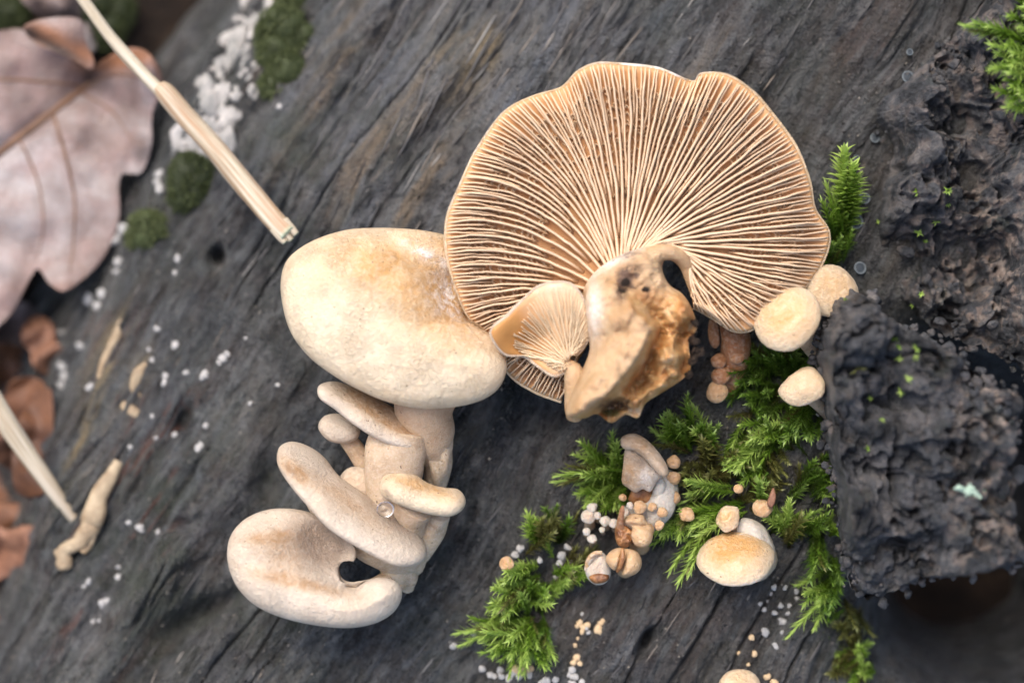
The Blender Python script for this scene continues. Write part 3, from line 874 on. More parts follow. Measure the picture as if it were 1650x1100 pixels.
GT = np.linspace(0, 1, 600)
def key_curves(keys, n):
    return catmull([k[0] for k in keys], n), catmull([k[1] for k in keys], n), catmull([k[2] for k in keys], n)
def make_gills(keys, zfun, ztop, parent, mat, count, height, wid, classes, seed, wav=2.0, vein=True, rim=0.996, veinmat=None, hpow=0.7):
    rnd = random.Random(seed)
    A, Mi, O = key_curves(keys, 1200)
    L = np.concatenate([[0], np.cumsum(np.hypot(*np.diff(0.55 * O + 0.45 * Mi, axis=0).T))]); L /= L[-1]
    lines = []
    for i in range(count):
        tt = (i + 0.5 + rnd.uniform(-.22, .22)) / count
        idx = np.interp(tt, L, np.arange(1200))
        j = int(idx); f = idx - j; j2 = min(j + 1, 1199)
        a, m, o = (q[j] * (1 - f) + q[j2] * f for q in (A, Mi, O))
        s0 = rnd.uniform(*classes[i % len(classes)])
        lines.append((a, m, o, s0))
    ns = 26
    meshes = []
    for i, (a, m, o, s0) in enumerate(lines):
        rm = rim(i / len(lines)) if callable(rim) else rim
        s = s0 + (rm - s0) * np.linspace(0, 1, ns)
        S = s[:, None]
        P = a * (2 * (S - .5) * (S - 1)) + m * (4 * S * (1 - S)) + o * (2 * S * (S - .5))
        tg = np.gradient(P, axis=0); tg /= np.linalg.norm(tg, axis=1)[:, None] + 1e-9
        nr = np.stack([-tg[:, 1], tg[:, 0]], 1)
        w = wav * vnoise(s * 7 + i * 3.7, s * 0 + i, seed) * (0.35 + s) + 0.9 * wav * 0.5 * vnoise(s * 22 + i * 9.1, s * 0 + i * 2.2, seed + 1)
        P = P + nr * w[:, None]
        base = zfun(P[:, 0], P[:, 1]) + ztop(s)
        hh = height * np.clip((s - s0) / 0.10 + (0.55 if s0 < 0.05 else 0.1), 0, 1) * np.clip((1.0 - s) / (0.14 if vein else .3), 0.0, 1) ** hpow
        hh = hh * (1.0 if s0 < 0.12 else 0.86 if s0 < 0.5 else 0.72) * (1 + 0.10 * vnoise(s * 9 + i, s * 0, seed + 3))
        hw = wid * (1.0 - 0.45 * s) * (1.1 if s0 < 0.12 else 0.9)
        V = []; cr = []
        for k in range(ns):
            for off, hz, c in ((-1.05, -0.03, 0), (-.85, .60, .25), (-.42, .95, .9), (.42, .95, .9), (.85, .60, .25), (1.05, -0.03, 0)):
                q = P[k] + nr[k] * off * hw[k]
                z = base[k] + (hh[k] * hz if hz > 0 else hz)
                x, y = XY(q[0], q[1], z)
                V.append((x, y, z)); cr.append(c)
        F = []
        for k in range(ns - 1):
            for j in range(5):
                p = k * 6 + j
                F.append((p, p + 6, p + 7, p + 1))
        F.append((0, 1, 2, 3, 4, 5)); e = (ns - 1) * 6; F.append((e + 5, e + 4, e + 3, e + 2, e + 1, e))
        part('gill', V, F, mat, parent, dict(crest=cr))
        meshes.append((a, m, o, s0))
    if vein:
        V = []; F = []; cr = []
        for i in range(len(lines) - 1):
            for step in (1, 2, 3):
                if i + step >= len(lines): continue
                l1, l2 = lines[i], lines[i + step]
                lo = max(l1[3], l2[3])
                mids = [lines[i + q][3] for q in range(1, step)]
                hi = min(mids) if mids else 0.86
                hi = min(hi, 0.86)
                if hi - lo < 0.03: continue
                n = int((hi - lo) * 36)
                for q in range(n):
                    s = lo + (hi - lo) * (q + rnd.random()) / n
                    if s < 0.10 or rnd.random() < 0.15: continue
                    ds = rnd.uniform(0.006, 0.03)
                    reach = 1.0 if rnd.random() < 0.55 else rnd.uniform(0.35, 0.7)
                    back = rnd.random() < 0.5
                    b0 = len(V)
                    for k in range(5):
                        f = k / 4 * reach
                        ff = 1 - f if back else f
                        sk = s + ds * math.sin(f * math.pi) + rnd.uniform(-.002, .002)
                        def at(l, sk=sk): return l[0] * (2 * (sk - .5) * (sk - 1)) + l[1] * (4 * sk * (1 - sk)) + l[2] * (2 * sk * (sk - .5))
                        p1, p2 = at(l1), at(l2)
                        p = p1 * (1 - ff) + p2 * ff
                        tg = at(l1, sk + .01) - at(l1, sk); tg = tg / (np.linalg.norm(tg) + 1e-9)
                        zb = float(zfun(np.array([p[0]]), np.array([p[1]]))[0]) + float(ztop(np.array([sk]))[0])
                        h = height * rnd.uniform(.55, .92) * (1 - 0.5 * math.sin(f / reach * math.pi) if reach == 1.0 else 1 - 0.8 * f / reach)
                        for off, hz, c in ((-3.4, -.02, .2), (0, h, .9), (3.4, -.02, .2)):
                            z = zb + hz
                            qx = p + tg * off
                            V.append((*XY(qx[0], qx[1], z), z)); cr.append(c)
                    for k in range(4):
                        for j in range(2):
                            p = b0 + k * 3 + j
                            F.append((p, p + 3, p + 4, p + 1))
        o = part('cross_veins', V, F, veinmat or mat, parent, dict(crest=cr))
        o['kind'] = 'stuff'
rim_f = lambda s: G_T * np.sqrt(np.clip(1 - np.clip(1 - (1 - s) * 32, 0, 1) ** 2, 0, 1)) - 0.01
make_gills(GK, gcap_z, rim_f, gm, M['gill'], 226, 0.26, 3.2, [(-.13, -.08), (.52, .70), (.22, .40), (.60, .78), (-.05, .10), (.52, .72), (.24, .42), (.60, .78)], 5, wav=1.6, veinmat=M['gill'])

# torn stem
TO = [(912, 668), (922, 632), (940, 592), (950, 562), (945, 530), (940, 492), (942, 462), (964, 433), (1003, 409), (1050, 396), (1074, 404), (1067, 432), (1078, 458), (1100, 474), (1116, 500), (1123, 530), (1110, 552), (1113, 592), (1098, 612),
      (1064, 634), (1040, 650), (1028, 673), (1008, 668), (985, 681), (962, 667), (940, 674)]
CREST = np.array([(1000, 478), (1012, 500), (1040, 530), (1028, 560), (1005, 595), (965, 640), (922, 668)], float)
def crest_side(px, py):
    """positive to the right of the torn edge"""
    pts = np.stack([px, py], 1); best = np.full(len(px), 1e9); side = np.zeros(len(px))
    for a, b in zip(CREST[:-1], CREST[1:]):
        ab = b - a; t = np.clip(((pts - a) @ ab) / (ab @ ab), 0, 1)
        dv = pts - a - t[:, None] * ab
        d = np.hypot(*dv.T); cr = ab[0] * dv[:, 1] - ab[1] * dv[:, 0]
        m = d < best; best = np.where(m, d, best); side = np.where(m, -np.sign(cr), side)
    return best * side
def torn_disp(px, py, d):
    x, y = px / 100, py / 100
    sdv = crest_side(px, py)
    z = 0.55 * np.exp(-(np.maximum(-sdv, 0) / 60) ** 2) * sstep(440, 520, py)
    z = z * (sdv < 0) + (0.55 * np.exp(-(np.maximum(sdv, 0) / 16) ** 1.5) - 0.10) * (sdv >= 0) * sstep(455, 500, py)
    inner = sstep(8, 30, sdv) * sstep(470, 520, py)
    z = z + inner * (0.55 * fbm(x * 2.8, y * 2.8, 4, 3) - 0.22 + 0.45 * gauss(px, py, 1085, 500, 28, 30) + 0.35 * gauss(px, py, 1075, 570, 30, 26) - 0.35 * gauss(px, py, 1050, 540, 20, 30) - 0.30 * gauss(px, py, 1010, 620, 40, 20) + 0.30 * gauss(px, py, 1060, 625, 30, 14))
    z = z - 0.45 * gauss(px, py, 988, 655, 32, 13)
    return z + 0.11 * fbm(x * 6, y * 6, 4, 8)
def torn_mask(px, py):
    return sstep(-1, 8, crest_side(px, py)) * sstep(455, 490, py)
tzf = lambda px, py: 1.55 + np.clip((py - 430) / 240, 0, 1) * 0.35
lobe('stem', ring_keys(TO, (1018, 545)), tzf, 0.55, 0.7, 42, M['torn'], gm, nT=190, nS=80, closed=True, disp=torn_disp,
     powder=lambda px, py: 1.0 * gauss(px, py, 956, 500, 11, 42) + 0.8 * gauss(px, py, 990, 418, 60, 10, -28),
     extra=dict(torn=torn_mask, green=lambda px, py: gauss(px, py, 985, 665, 20, 8),
                dirt_dark=lambda px, py: 1.0 * gauss(px, py, 1003, 462, 15, 32, 25) + 1.1 * gauss(px, py, 988, 652, 34, 12) + 1.0 * gauss(px, py, 1120, 560, 12, 45) + 0.9 * gauss(px, py, 1041, 466, 7) + 0.6 * gauss(px, py, 1005, 410, 40, 10) + 0.6 * gauss(px, py, 1015, 440, 25, 12)))
stem('stem_arch', [(1035, 425, 1.75, 20), (1060, 408, 1.78, 15), (1086, 409, 1.7, 12), (1104, 424, 1.55, 11), (1112, 448, 1.4, 9), (1118, 478, 1.25, 5)], gm, M['torn'], blush=0.3, seed=5, amp=0.12)

# crumbs of soil clinging to the torn stem
for i, (px, py, z, r) in enumerate([(1118, 548, 1.9, 8), (1124, 566, 1.85, 9), (1116, 580, 1.9, 7), (1120, 520, 1.9, 6), (1110, 604, 1.85, 6), (1041, 467, 2.3, 5), (1000, 470, 2.25, 8), (994, 486, 2.25, 7), (1008, 455, 2.2, 7)]):
    V, F = button_mesh(r / 100, 1.3, i, 12, 0.5)
    part('soil_crumb', orient(V, W(px, py, z), (random.uniform(-1, 1), random.uniform(-1, 1), 1)), F, M['soil'], gm)

# ------------------------------------------------------------------ small fan mushroom on the same base
FK_out = [(910, 600), (893, 605), (871, 592), (845, 574), (814, 570), (794, 545), (793, 529), (814, 512), (826, 500), (849, 477), (871, 461), (900, 455), (922, 460), (938, 480), (947, 509), (950, 538), (941, 557), (930, 572)]
FK = [((912, 592 - 0.6 * i), None, p) for i, p in enumerate(FK_out)]
FK = [(np.array(a, float) + np.array((i * 0.5, -i * 0.6)), (np.array(a, float) + np.array(o, float)) / 2 + np.array((2, -4)), np.array(o, float)) for i, (a, _, o) in enumerate(FK)]
fz = lambda px, py: 1.72 + 0.22 * np.clip((590 - py) / 130, 0, 1) + 0.18 * gauss(px, py, 800, 540, 30, 40) - 0.28 * gauss(px, py, 850, 555, 40, 30)
sf = thing('fan_mushroom', 'small fan shaped mushroom with fine pale gills in front of the large one', 'mushroom', W(925, 650, 1.2))
lobe('cap', FK, fz, 0.05, 0.16, 9, M['fan_bed'], sf, nT=120, nS=30, extra=dict(crest=lambda px, py: 0.95 * sstep(830, 900, px - .35 * (py - 520))))
def fan_rim():
    O = catmull(FK_out, 120)
    zc = fz(O[:, 0], O[:, 1])
    V, F, G = tube([W(a, b, c, 2.6) for (a, b), c in zip(O, zc)], 160, 8, seed=9, amp=0.4)
    z0 = np.zeros(len(V))
    part('cap_rim', V, F, M['cap_pale'], sf, dict(blush=z0 + 0.35, grey=z0, powder=z0))
fan_rim()
make_gills(FK, fz, lambda s: 0.045 + 0 * s, sf, M['gill_pale'], 62, 0.085, 1.5, [(0, .05), (.4, .5), (.12, .3), (.45, .5)], 15, wav=1.2, vein=False, rim=lambda t: 0.72 + 0.23 * float(sstep(.35, .6, np.array(t))) + .03 * math.sin(t * 90), hpow=1.0)
stem('stem', [(908, 588, 1.66, 11), (922, 598, 1.66, 16), (932, 625, 1.6, 21), (928, 655, 1.5, 18), (925, 672, 1.35, 12)], sf, M['torn'], seed=6)

# ------------------------------------------------------------------ the cluster on the left
BASE = ground_pt(690, 860)
# big cream cap seen from above
A_out = [(762, 470), (790, 440), (780, 405), (722, 380), (680, 371), (645, 368), (605, 367), (560, 370), (515, 383), (480, 402), (459, 425), (452, 460), (458, 505), (472, 542), (498, 575), (530, 600), (570, 624), (620, 646), (675, 658), (730, 656), (775, 645), (803, 626),
         (816, 598), (814, 570), (798, 545), (776, 530), (758, 520)]
A_att = [(748, 470), (742, 478), (744, 492), (750, 505)]
az = lambda px, py: 1.05 + 0.55 * np.clip((py - 420) / 220, -0.3, 1) - 0.25 * sstep(640, 780, px) * (py < 520)
def a_disp(px, py, d):
    x, y = px / 100, py / 100
    z = -0.34 * gauss(px, py, 745, 470, 80, 34, 33) - 0.12 * gauss(px, py, 665, 410, 90, 22, 25)
    z = z + 0.07 * gauss(px, py, 600, 430, 80, 50)
    return z + 0.030 * fbm(x * 1.5, y * 1.5, 3, 4) + 0.010 * fbm(x * 9, y * 9, 3, 6)
ma = thing('cream_mushroom', 'large smooth cream mushroom cap seen from above, topmost of the left cluster', 'mushroom', W(700, 790, 0.1), 'mushrooms of the left cluster')
lobe('cap', fan_keys(A_out, A_att), az, 0.62, 0.20, 104, M['cap'], ma, nT=150, nS=56, disp=a_disp,
     blush=lambda px, py: 1.0 * gauss(px, py, 630, 430, 110, 48, 15) + 1.0 * gauss(px, py, 715, 505, 95, 50, 30) + 0.6 * gauss(px, py, 735, 400, 70, 22, 20) + 0.3 * gauss(px, py, 600, 640, 200, 22, 15),
     powder=lambda px, py: 1.2 * gauss(px, py, 735, 475, 40, 34, 35) + 0.9 * gauss(px, py, 690, 412, 45, 9, 25))
stem('stem', [(690, 628, 1.0, 54), (684, 665, 0.85, 46), (692, 710, 0.62, 38), (705, 745, 0.45, 23), (700, 785, 0.2, 18)], ma, blush=0.8, seed=11)

# brown-topped cap under it
mb = thing('shelf_mushroom', 'narrow brown stained cap seen edge on just under the big cream cap', 'mushroom', W(630, 830, 0.1), 'mushrooms of the left cluster')
B_out = [(512, 624), (524, 616), (545, 615), (580, 628), (615, 645), (650, 668), (676, 694), (680, 712), (668, 724), (640, 720), (605, 706), (570, 684), (540, 660), (515, 642)]
tilt = lambda z0, cx, cy, nx, ny, k: (lambda px, py: z0 + k * ((px - cx) * nx + (py - cy) * ny) / 100)
lobe('cap', ring_keys(B_out, (598, 672)), tilt(1.05, 598, 672, -.52, .85, 0.9), 0.30, 0.30, 34, M['cap_pale'], mb, nT=90, nS=22, closed=True,
     grey=lambda px, py: 0.75 * gauss(px, py, 632, 666, 52, 12, 35), blush=lambda px, py: 2.2 * gauss(px, py, 622, 664, 72, 17, 33))
stem('stem', [(645, 690, 0.85, 46), (638, 725, 0.8, 50), (632, 765, 0.72, 46), (632, 810, 0.6, 40), (640, 850, 0.3, 30)], mb, blush=0.25, seed=12)

mc = thing('bud_mushroom', 'small round button cap poking out left below the brown stained one', 'mushroom', W(600, 790, 0.0), 'mushrooms of the left cluster')
C_out = [(513, 690), (520, 672), (540, 666), (565, 672), (580, 688), (576, 706), (556, 714), (530, 710)]
lobe('cap', ring_keys(C_out, (546, 690)), tilt(0.62, 546, 690, 0, 1, 0.4), 0.26, 0.26, 26, M['cap_pale'], mc, nT=60, nS=16, closed=True, grey=lambda px, py: 0.25 + 0 * px)
stem('stem', [(555, 700, 0.55, 14), (575, 728, 0.45, 15), (592, 755, 0.3, 17), (606, 790, 0.0, 18)], mc, blush=0.4, seed=13)

# long slanting cap
md = thing('shelf_mushroom', 'long thick pale cap slanting down across the middle of the left cluster', 'mushroom', W(660, 890, 0.1), 'mushrooms of the left cluster')
D_out = [(446, 735), (452, 718), (472, 711), (500, 720), (524, 738), (545, 765), (580, 790), (622, 815), (660, 845), (684, 875), (687, 896), (672, 910), (640, 912), (610, 900), (570, 878), (530, 852), (500, 820), (470, 785), (450, 755)]
lobe('cap', ring_keys(D_out, (565, 822)), tilt(1.15, 565, 822, -.58, .81, 1.0), 0.40, 0.40, 44, M['cap_pale'], md, nT=110, nS=26, closed=True,
     blush=lambda px, py: 1.1 * gauss(px, py, 478, 758, 34, 12, 40) + 0.7 * gauss(px, py, 560, 805, 90, 18, 36), grey=lambda px, py: 0.9 * gauss(px, py, 640, 838, 65, 17, 38) + 0.7 * gauss(px, py, 472, 758, 14, 6, 50) + 0.5 * gauss(px, py, 570, 775, 60, 9, 36),
     disp=lambda px, py, d: 0.06 * fbm(px / 60, py / 60, 3, 14))
stem('stem', [(560, 830, 0.75, 30), (600, 862, 0.7, 42), (640, 890, 0.55, 36), (668, 905, 0.2, 24)], md, blush=0.15, seed=14)
D2 = [(492, 800), (500, 792), (520, 800), (560, 835), (610, 880), (650, 905), (672, 912), (666, 921), (640, 920), (600, 908), (560, 880), (520, 850), (498, 822)]
lobe('cap_underside', ring_keys(D2, (580, 868)), tilt(0.62, 580, 868, -.58, .81, 0.5), 0.16, 0.2, 20, M['stem'], md, nT=80, nS=16, closed=True)

# little cap on the right of the cluster
me_ = thing('bean_mushroom', 'small bean shaped pale cap jutting right from the left cluster beside a water drop', 'mushroom', W(665, 870, 0.1), 'mushrooms of the left cluster')
E_out = [(611, 782), (620, 763), (640, 756), (665, 762), (690, 778), (715, 785), (738, 788), (750, 803), (746, 820), (728, 831), (700, 830), (668, 822), (640, 812), (618, 800)]
lobe('cap', ring_keys(E_out, (676, 797)), tilt(1.2, 676, 797, -.2, .95, 0.7), 0.32, 0.30, 30, M['cap'], me_, nT=80, nS=20, closed=True, blush=lambda px, py: 1.1 * gauss(px, py, 680, 782, 55, 10, 18), grey=lambda px, py: 1.5 * gauss(px, py, 625, 793, 5, 9, -30))
stem('stem', [(672, 812, 1.05, 30), (660, 830, 0.85, 28), (656, 855, 0.6, 30), (668, 890, 0.2, 24)], me_, blush=0.4, seed=15)

# curled cap at the bottom
mf = thing('curled_mushroom', 'big curled kidney shaped cream cap, lowest of the left cluster', 'mushroom', W(650, 930, 0.0), 'mushrooms of the left cluster')
F_out = [(570, 905), (574, 890), (562, 864), (536, 842), (505, 827), (468, 819), (430, 821), (396, 835), (374, 858), (366, 886), (370, 918), (386, 950), (414, 976), (454, 994), (505, 1006), (560, 1011), (606, 1003), (636, 984), (648, 958), (640, 938), (616, 930), (592, 934), (574, 945)]
F_att = [(562, 903), (552, 905), (545, 916), (549, 932), (562, 944)]
def f_disp(px, py, d):
    return -0.50 * gauss(px, py, 530, 880, 60, 44, 30) + 0.10 * gauss(px, py, 590, 950, 50, 18, -10) + 0.03 * fbm(px / 60, py / 60, 3, 24)
lobe('cap', fan_keys(F_out, F_att), lambda px, py: 1.15 + 0.35 * np.clip((py - 830) / 170, 0, 1), 0.55, 0.3, 62, M['cap_pale'], mf, nT=150, nS=46, disp=f_disp,
     blush=lambda px, py: 1.1 * gauss(px, py, 490, 935, 75, 9, 14) + 1.0 * gauss(px, py, 440, 862, 42, 9, -5) + 0.8 * gauss(px, py, 470, 885, 45, 45),
     grey=lambda px, py: 1.15 * gauss(px, py, 518, 880, 56, 40, 38) + 0.6 * gauss(px, py, 530, 855, 40, 26, 30))
stem('stem', [(575, 960, 0.95, 14), (605, 948, 0.7, 18), (635, 935, 0.35, 22), (655, 918, 0.0, 22)], mf, blush=0.3, seed=16)

# caps only partly seen behind the others
mg = thing('bud_mushroom', 'tan cap mostly hidden behind the long slanting cap', 'mushroom', W(590, 810, 0.0), 'mushrooms of the left cluster')
button_cap('cap', 572, 780, 0.55, 30, (-.3, .3, .9), mg, M['cap_pale'], seed=31, blush=0.5)
stem('stem', [(580, 790, 0.4, 16), (600, 815, 0.1, 18), (612, 835, -0.2, 18)], mg, seed=17)
for k, (lab, pts) in enumerate([('pale stalk with white felt hanging down right behind the bean shaped cap', [(706, 826, .75, 20), (698, 850, .6, 20), (684, 880, .4, 18), (672, 900, .1, 15)]),
                                ('pale stub between the curled cap and the long slanting cap', [(622, 905, .5, 16), (638, 918, .5, 22), (655, 928, .35, 18), (658, 948, .1, 10)]),
                                ('long felted pale stalk standing right behind the brown stained cap', [(690, 660, .72, 26), (702, 705, .68, 24), (708, 750, .58, 17), (706, 780, .3, 12)])]):
    t = thing('mushroom_stalk', lab, 'stalk', W(pts[-1][0], pts[-1][1], -0.1), 'mushrooms of the left cluster')
    stem('stalk', pts, t, blush=0.0, seed=40 + k, amp=0.2)

# water drop
V, F = uv_ball(0.14, sq=(1, .9, .8))
p = np.array(W(621, 820, 1.42))
solo('water_drop', V + p, F, M['water'], 'clear water drop caught between the stalk and the long slanting cap', 'water drop', base=p, weld=True)

# ------------------------------------------------------------------ small mushrooms on the right
def small(name, label, px, py, z, r, axis, base, mat, group=None, sr=None, **kw):
    b = ground_pt(*base)
    t = thing(name, label, 'mushroom', b, group)
    button_cap('cap', px, py, z, r, axis, t, mat, **kw)
    bx, by = base
    sr = sr or r * 0.42
    cx, cy = px + (bx - px) * 0.12, py + (by - py) * 0.12
    stem('stem', [(cx, cy, z - 0.12 * r / 100, sr * 1.15), ((px + bx) / 2, (py + by) / 2, (z + b.z) / 2, sr * 0.95), (bx, by, b.z - 0.08, sr * 1.05)], t, seed=int(px) % 97, nseg=12, blush=0.2)
    return t
gr = 'small round caps beside the bark'
small('round_mushroom', 'round cream cap tucked behind the tip of the dark bark block', 1338, 467, 1.2, 45, (.15, .35, .9), (1375, 520), M['cap'], gr, seed=1, blush=0.8, hk=0.85)
small('round_mushroom', 'shiny round cream cap overlapping the right edge of the gills', 1269, 512, 1.6, 54, (-.30, .34, .9), (1335, 590), M['cap_wet'], gr, seed=2, blush=1.0, lump=0.06, dimple=0.10, ell=0.94, sr=17, hk=0.75)
small('round_mushroom', 'egg shaped cream cap on a short stem left of the bark block', 1294, 622, 1.4, 38, (-.35, .42, .85), (1345, 672), M['cap_wet'], gr, seed=3, blush=0.4, lump=0.16, spin=-0.6, ell=0.84, sr=14, hk=.85)
small('round_mushroom', 'wide orange centred cap on a white stub among moss, low on the right', 1185, 898, 0.95, 60, (-.12, .88, .62), (1220, 900), M['cap_wet'], gr, seed=4, blush=1.4, lump=0.08, hk=0.8, sr=34)
small('bud_mushroom', 'pale tan bud standing just above the wide orange centred cap', 1172, 836, 0.85, 22, (-.3, .5, .8), (1200, 864), M['cap_wet'], seed=5, blush=0.9, lump=0.2, ell=.85, spin=.6, hk=.9)
small('bud_mushroom', 'tiny tan bud beside a red brown scale, right of the wide cap', 1229, 818, 0.7, 16, (-.1, .3, .9), (1240, 834), M['bud'], seed=6, blush=0.2, lump=0.15)
small('bud_mushroom', 'tiny tan bud half sunk in the bright moss shoots', 1107, 829, 0.65, 12, (-.1, .3, .9), (1114, 842), M['bud'], seed=7, blush=0.2, lump=0.15)
small('bud_mushroom', 'tiniest orange bud, glimpsed in olive moss above the wide cap', 1190, 787, 0.7, 8, (0, .3, .9), (1192, 795), M['bud'], seed=8, blush=0.2)
small('round_mushroom', 'orange cream cap cut by the lower edge of the photo', 1191, 1110, 0.6, 36, (0, .5, .85), (1200, 1140), M['cap_wet'], gr, seed=9, blush=0.5)
small('bud_mushroom', 'lone orange bud at the left edge of the lower moss clump', 816, 908, 0.45, 12, (-.2, .3, .9), (824, 916), M['bud'], seed=10, blush=0.4)
# white felt under the wide cap
t = thing('fungus_stub', 'white felted stub joining the wide orange centred cap to its bud', 'fungus', ground_pt(1220, 870))
stem('stub', [(1190, 855, 0.55, 18), (1210, 862, 0.6, 24), (1228, 885, 0.55, 22), (1232, 905, 0.3, 14)], t, M['white_bud'], seed=77, amp=0.3)

# stack of orange buds under the gills
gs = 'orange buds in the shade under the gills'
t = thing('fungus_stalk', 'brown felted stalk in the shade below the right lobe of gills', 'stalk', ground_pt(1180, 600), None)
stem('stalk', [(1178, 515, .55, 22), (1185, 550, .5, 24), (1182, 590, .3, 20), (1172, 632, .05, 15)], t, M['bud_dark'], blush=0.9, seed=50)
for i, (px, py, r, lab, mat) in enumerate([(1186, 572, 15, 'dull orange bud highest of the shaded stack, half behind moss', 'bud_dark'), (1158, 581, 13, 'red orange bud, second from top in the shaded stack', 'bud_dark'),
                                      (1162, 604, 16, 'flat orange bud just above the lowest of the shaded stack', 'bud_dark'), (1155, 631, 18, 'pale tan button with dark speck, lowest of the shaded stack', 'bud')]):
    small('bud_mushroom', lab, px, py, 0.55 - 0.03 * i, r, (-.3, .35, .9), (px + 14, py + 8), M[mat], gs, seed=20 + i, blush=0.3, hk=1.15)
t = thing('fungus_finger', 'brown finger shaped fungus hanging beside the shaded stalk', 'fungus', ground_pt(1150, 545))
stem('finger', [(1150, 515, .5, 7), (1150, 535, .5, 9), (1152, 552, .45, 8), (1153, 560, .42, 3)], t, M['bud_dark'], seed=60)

# ------------------------------------------------------------------ the broken group in the middle
gb = 'broken mushrooms in the moss'
bq = thing('broken_mushroom', 'broken fan shaped brown mushroom with a rolled rim, standing over tiny buds', 'mushroom', ground_pt(1040, 800), gb)
Q_rim = [(1000, 716), (1003, 703), (1022, 698), (1042, 708), (1062, 729), (1076, 752), (1076, 766), (1066, 767), (1050, 752), (1036, 736), (1020, 726), (1008, 724)]
lobe('rolled_rim', ring_keys(Q_rim, (1040, 728)), tilt(1.15, 1040, 728, -.5, .8, .4), 0.20, 0.2, 16, M['cap_pale'], bq, nT=60, nS=16, closed=True, blush=lambda px, py: 0.55 + 0.6 * gauss(px, py, 1030, 716, 14), grey=lambda px, py: 0.05 + 0 * px)
Q_st = [(1008, 722), (1024, 722), (1044, 738), (1066, 762), (1058, 776), (1048, 792), (1036, 788), (1024, 793), (1012, 786), (1002, 776), (1004, 750)]
lobe('stem_face', ring_keys(Q_st, (1032, 758)), tilt(0.95, 1032, 758, 0, 1, -.3), 0.18, 0.2, 24, M['cap_pale'], bq, nT=60, nS=18, closed=True, blush=lambda px, py: 0.25 + 0.9 * gauss(px, py, 1010, 764, 24, 34), grey=lambda px, py: 0.8 * gauss(px, py, 1032, 742, 22, 9, 40) + .8 * gauss(px, py, 1010, 768, 7), powder=lambda px, py: 0.8 * gauss(px, py, 1045, 772, 16, 20))
stem('broken_base', [(1018, 790, .5, 18), (1034, 797, .5, 24), (1050, 800, .45, 20), (1058, 800, .4, 12)], bq, M['brown_torn'], seed=61, amp=0.3)
# felt carrying the buds
t = thing('fungus_felt', 'white felt lump at the foot of the broken mushrooms', 'fungus', ground_pt(1060, 810), None)
stem('felt', [(1072, 760, .35, 14), (1070, 790, .45, 24), (1055, 815, .4, 30), (1035, 830, .3, 26), (1005, 830, .2, 18)], t, M['white_bud'], seed=62, amp=0.35, nseg=30)
stem('felt', [(1060, 772, .7, 7), (1062, 785, .72, 9), (1058, 800, .6, 8)], t, M['white_bud'], seed=63, amp=0.4)
gt = 'tiny tan buds around the broken mushrooms'
labs = ['highest tiny bud right of the rolled rim', 'tiny bud second from top right of the rolled rim', 'third tiny bud down, touching moss, beside the felt', 'yellowish tiny bud under moss leaves beside the felt', 'tiny bud below the broken base, nearest the middle', 'pale oval tiny bud right of centre on the felt',
        'tiny pale bud left of the broken base', 'tiny bud left under the broken fan', 'greenish tiny bud hidden by moss low on the felt', 'tiny white bud between broken base and torn spike']
for i, (px, py, r) in enumerate([(1085, 744, 11), (1085, 770, 11.5), (1084, 802, 12.5), (1067, 825, 9), (1031, 817, 10.5), (1051, 816, 7.5), (1015, 814, 6), (1004, 801, 6.5), (1062, 846, 8), (1008, 826, 7)]):
    small('bud_mushroom', labs[i], px, py, 0.85 if 0 < px - 1010 < 70 else 0.6, r, (random.uniform(-.2, .2), random.uniform(.1, .5), .9), (px - 6, py + 5), M['bud'] if i not in (6, 9) else M['white_bud'], gt, seed=70 + i, blush=0.4, hk=1.2, lump=0.14)
# broken caps below
b1 = thing('broken_mushroom', 'broken cream cap with a brown torn left side and upright torn spike', 'mushroom', ground_pt(1020, 870), gb)
R1 = [(1004, 842), (1008, 832), (1022, 827), (1036, 829), (1042, 840), (1050, 850), (1052, 866), (1046, 878), (1034, 882), (1022, 876), (1016, 862), (1018, 850)]
lobe('cap', ring_keys(R1, (1030, 852)), tilt(.85, 1030, 852, 0, 1, .15), 0.2, 0.3, 16, M['bud'], b1, nT=60, nS=16, closed=True, disp=lambda px, py, d: -0.1 * gauss(px, py, 1032, 846, 16, 3, 5))
R1b = [(992, 848), (1000, 842), (1012, 848), (1020, 858), (1018, 874), (1008, 882), (996, 878), (991, 864)]
lobe('torn_side', ring_keys(R1b, (1005, 862)), tilt(.78, 1005, 862, 0, 1, 0), 0.14, 0.3, 12, M['brown_torn'], b1, nT=50, nS=14, closed=True, disp=lambda px, py, d: 0.08 * fbm(px / 9, py / 9, 3, 3))
stem('torn_spike', [(1000, 852, .85, 6), (999, 838, .95, 5.5), (1002, 824, 1.05, 4.5), (1004, 815, 1.1, 2)], b1, M['bud_dark'], seed=64, amp=0.3)
stem('stem', [(1030, 866, .6, 16), (1030, 872, .3, 16), (1030, 878, .0, 16)], b1, M['bud'], seed=65)
button_cap('side_bud', 1044, 852, .65, 12, (.3, .3, .9), b1, M['bud'], seed=90)
b2 = thing('broken_mushroom', 'round tan cap split by a brown gash, below the torn spike', 'mushroom', ground_pt(1008, 910), gb)
R2 = [(976, 902), (982, 889), (996, 882), (1010, 883), (1026, 888), (1034, 902), (1031, 918), (1018, 927), (1003, 926), (1000, 916), (988, 918)]
lobe('cap', ring_keys(R2, (1006, 904)), tilt(.8, 1006, 904, 0, 1, .1), 0.26, 0.3, 22, M['bud'], b2, nT=60, nS=18, closed=True, disp=lambda px, py, d: -0.22 * gauss(px, py, 1003, 900, 5, 26, 14))
V, F, G = tube([W(1003, 883, 1.0, 2.5), W(1004, 893, 1.02, 4), W(1001, 902, 1.0, 5.5), W(998, 912, .95, 5), W(994, 920, .85, 3)], 16, 8, seed=66, amp=0.5)
part('gash', V, F, M['brown_torn'], b2)
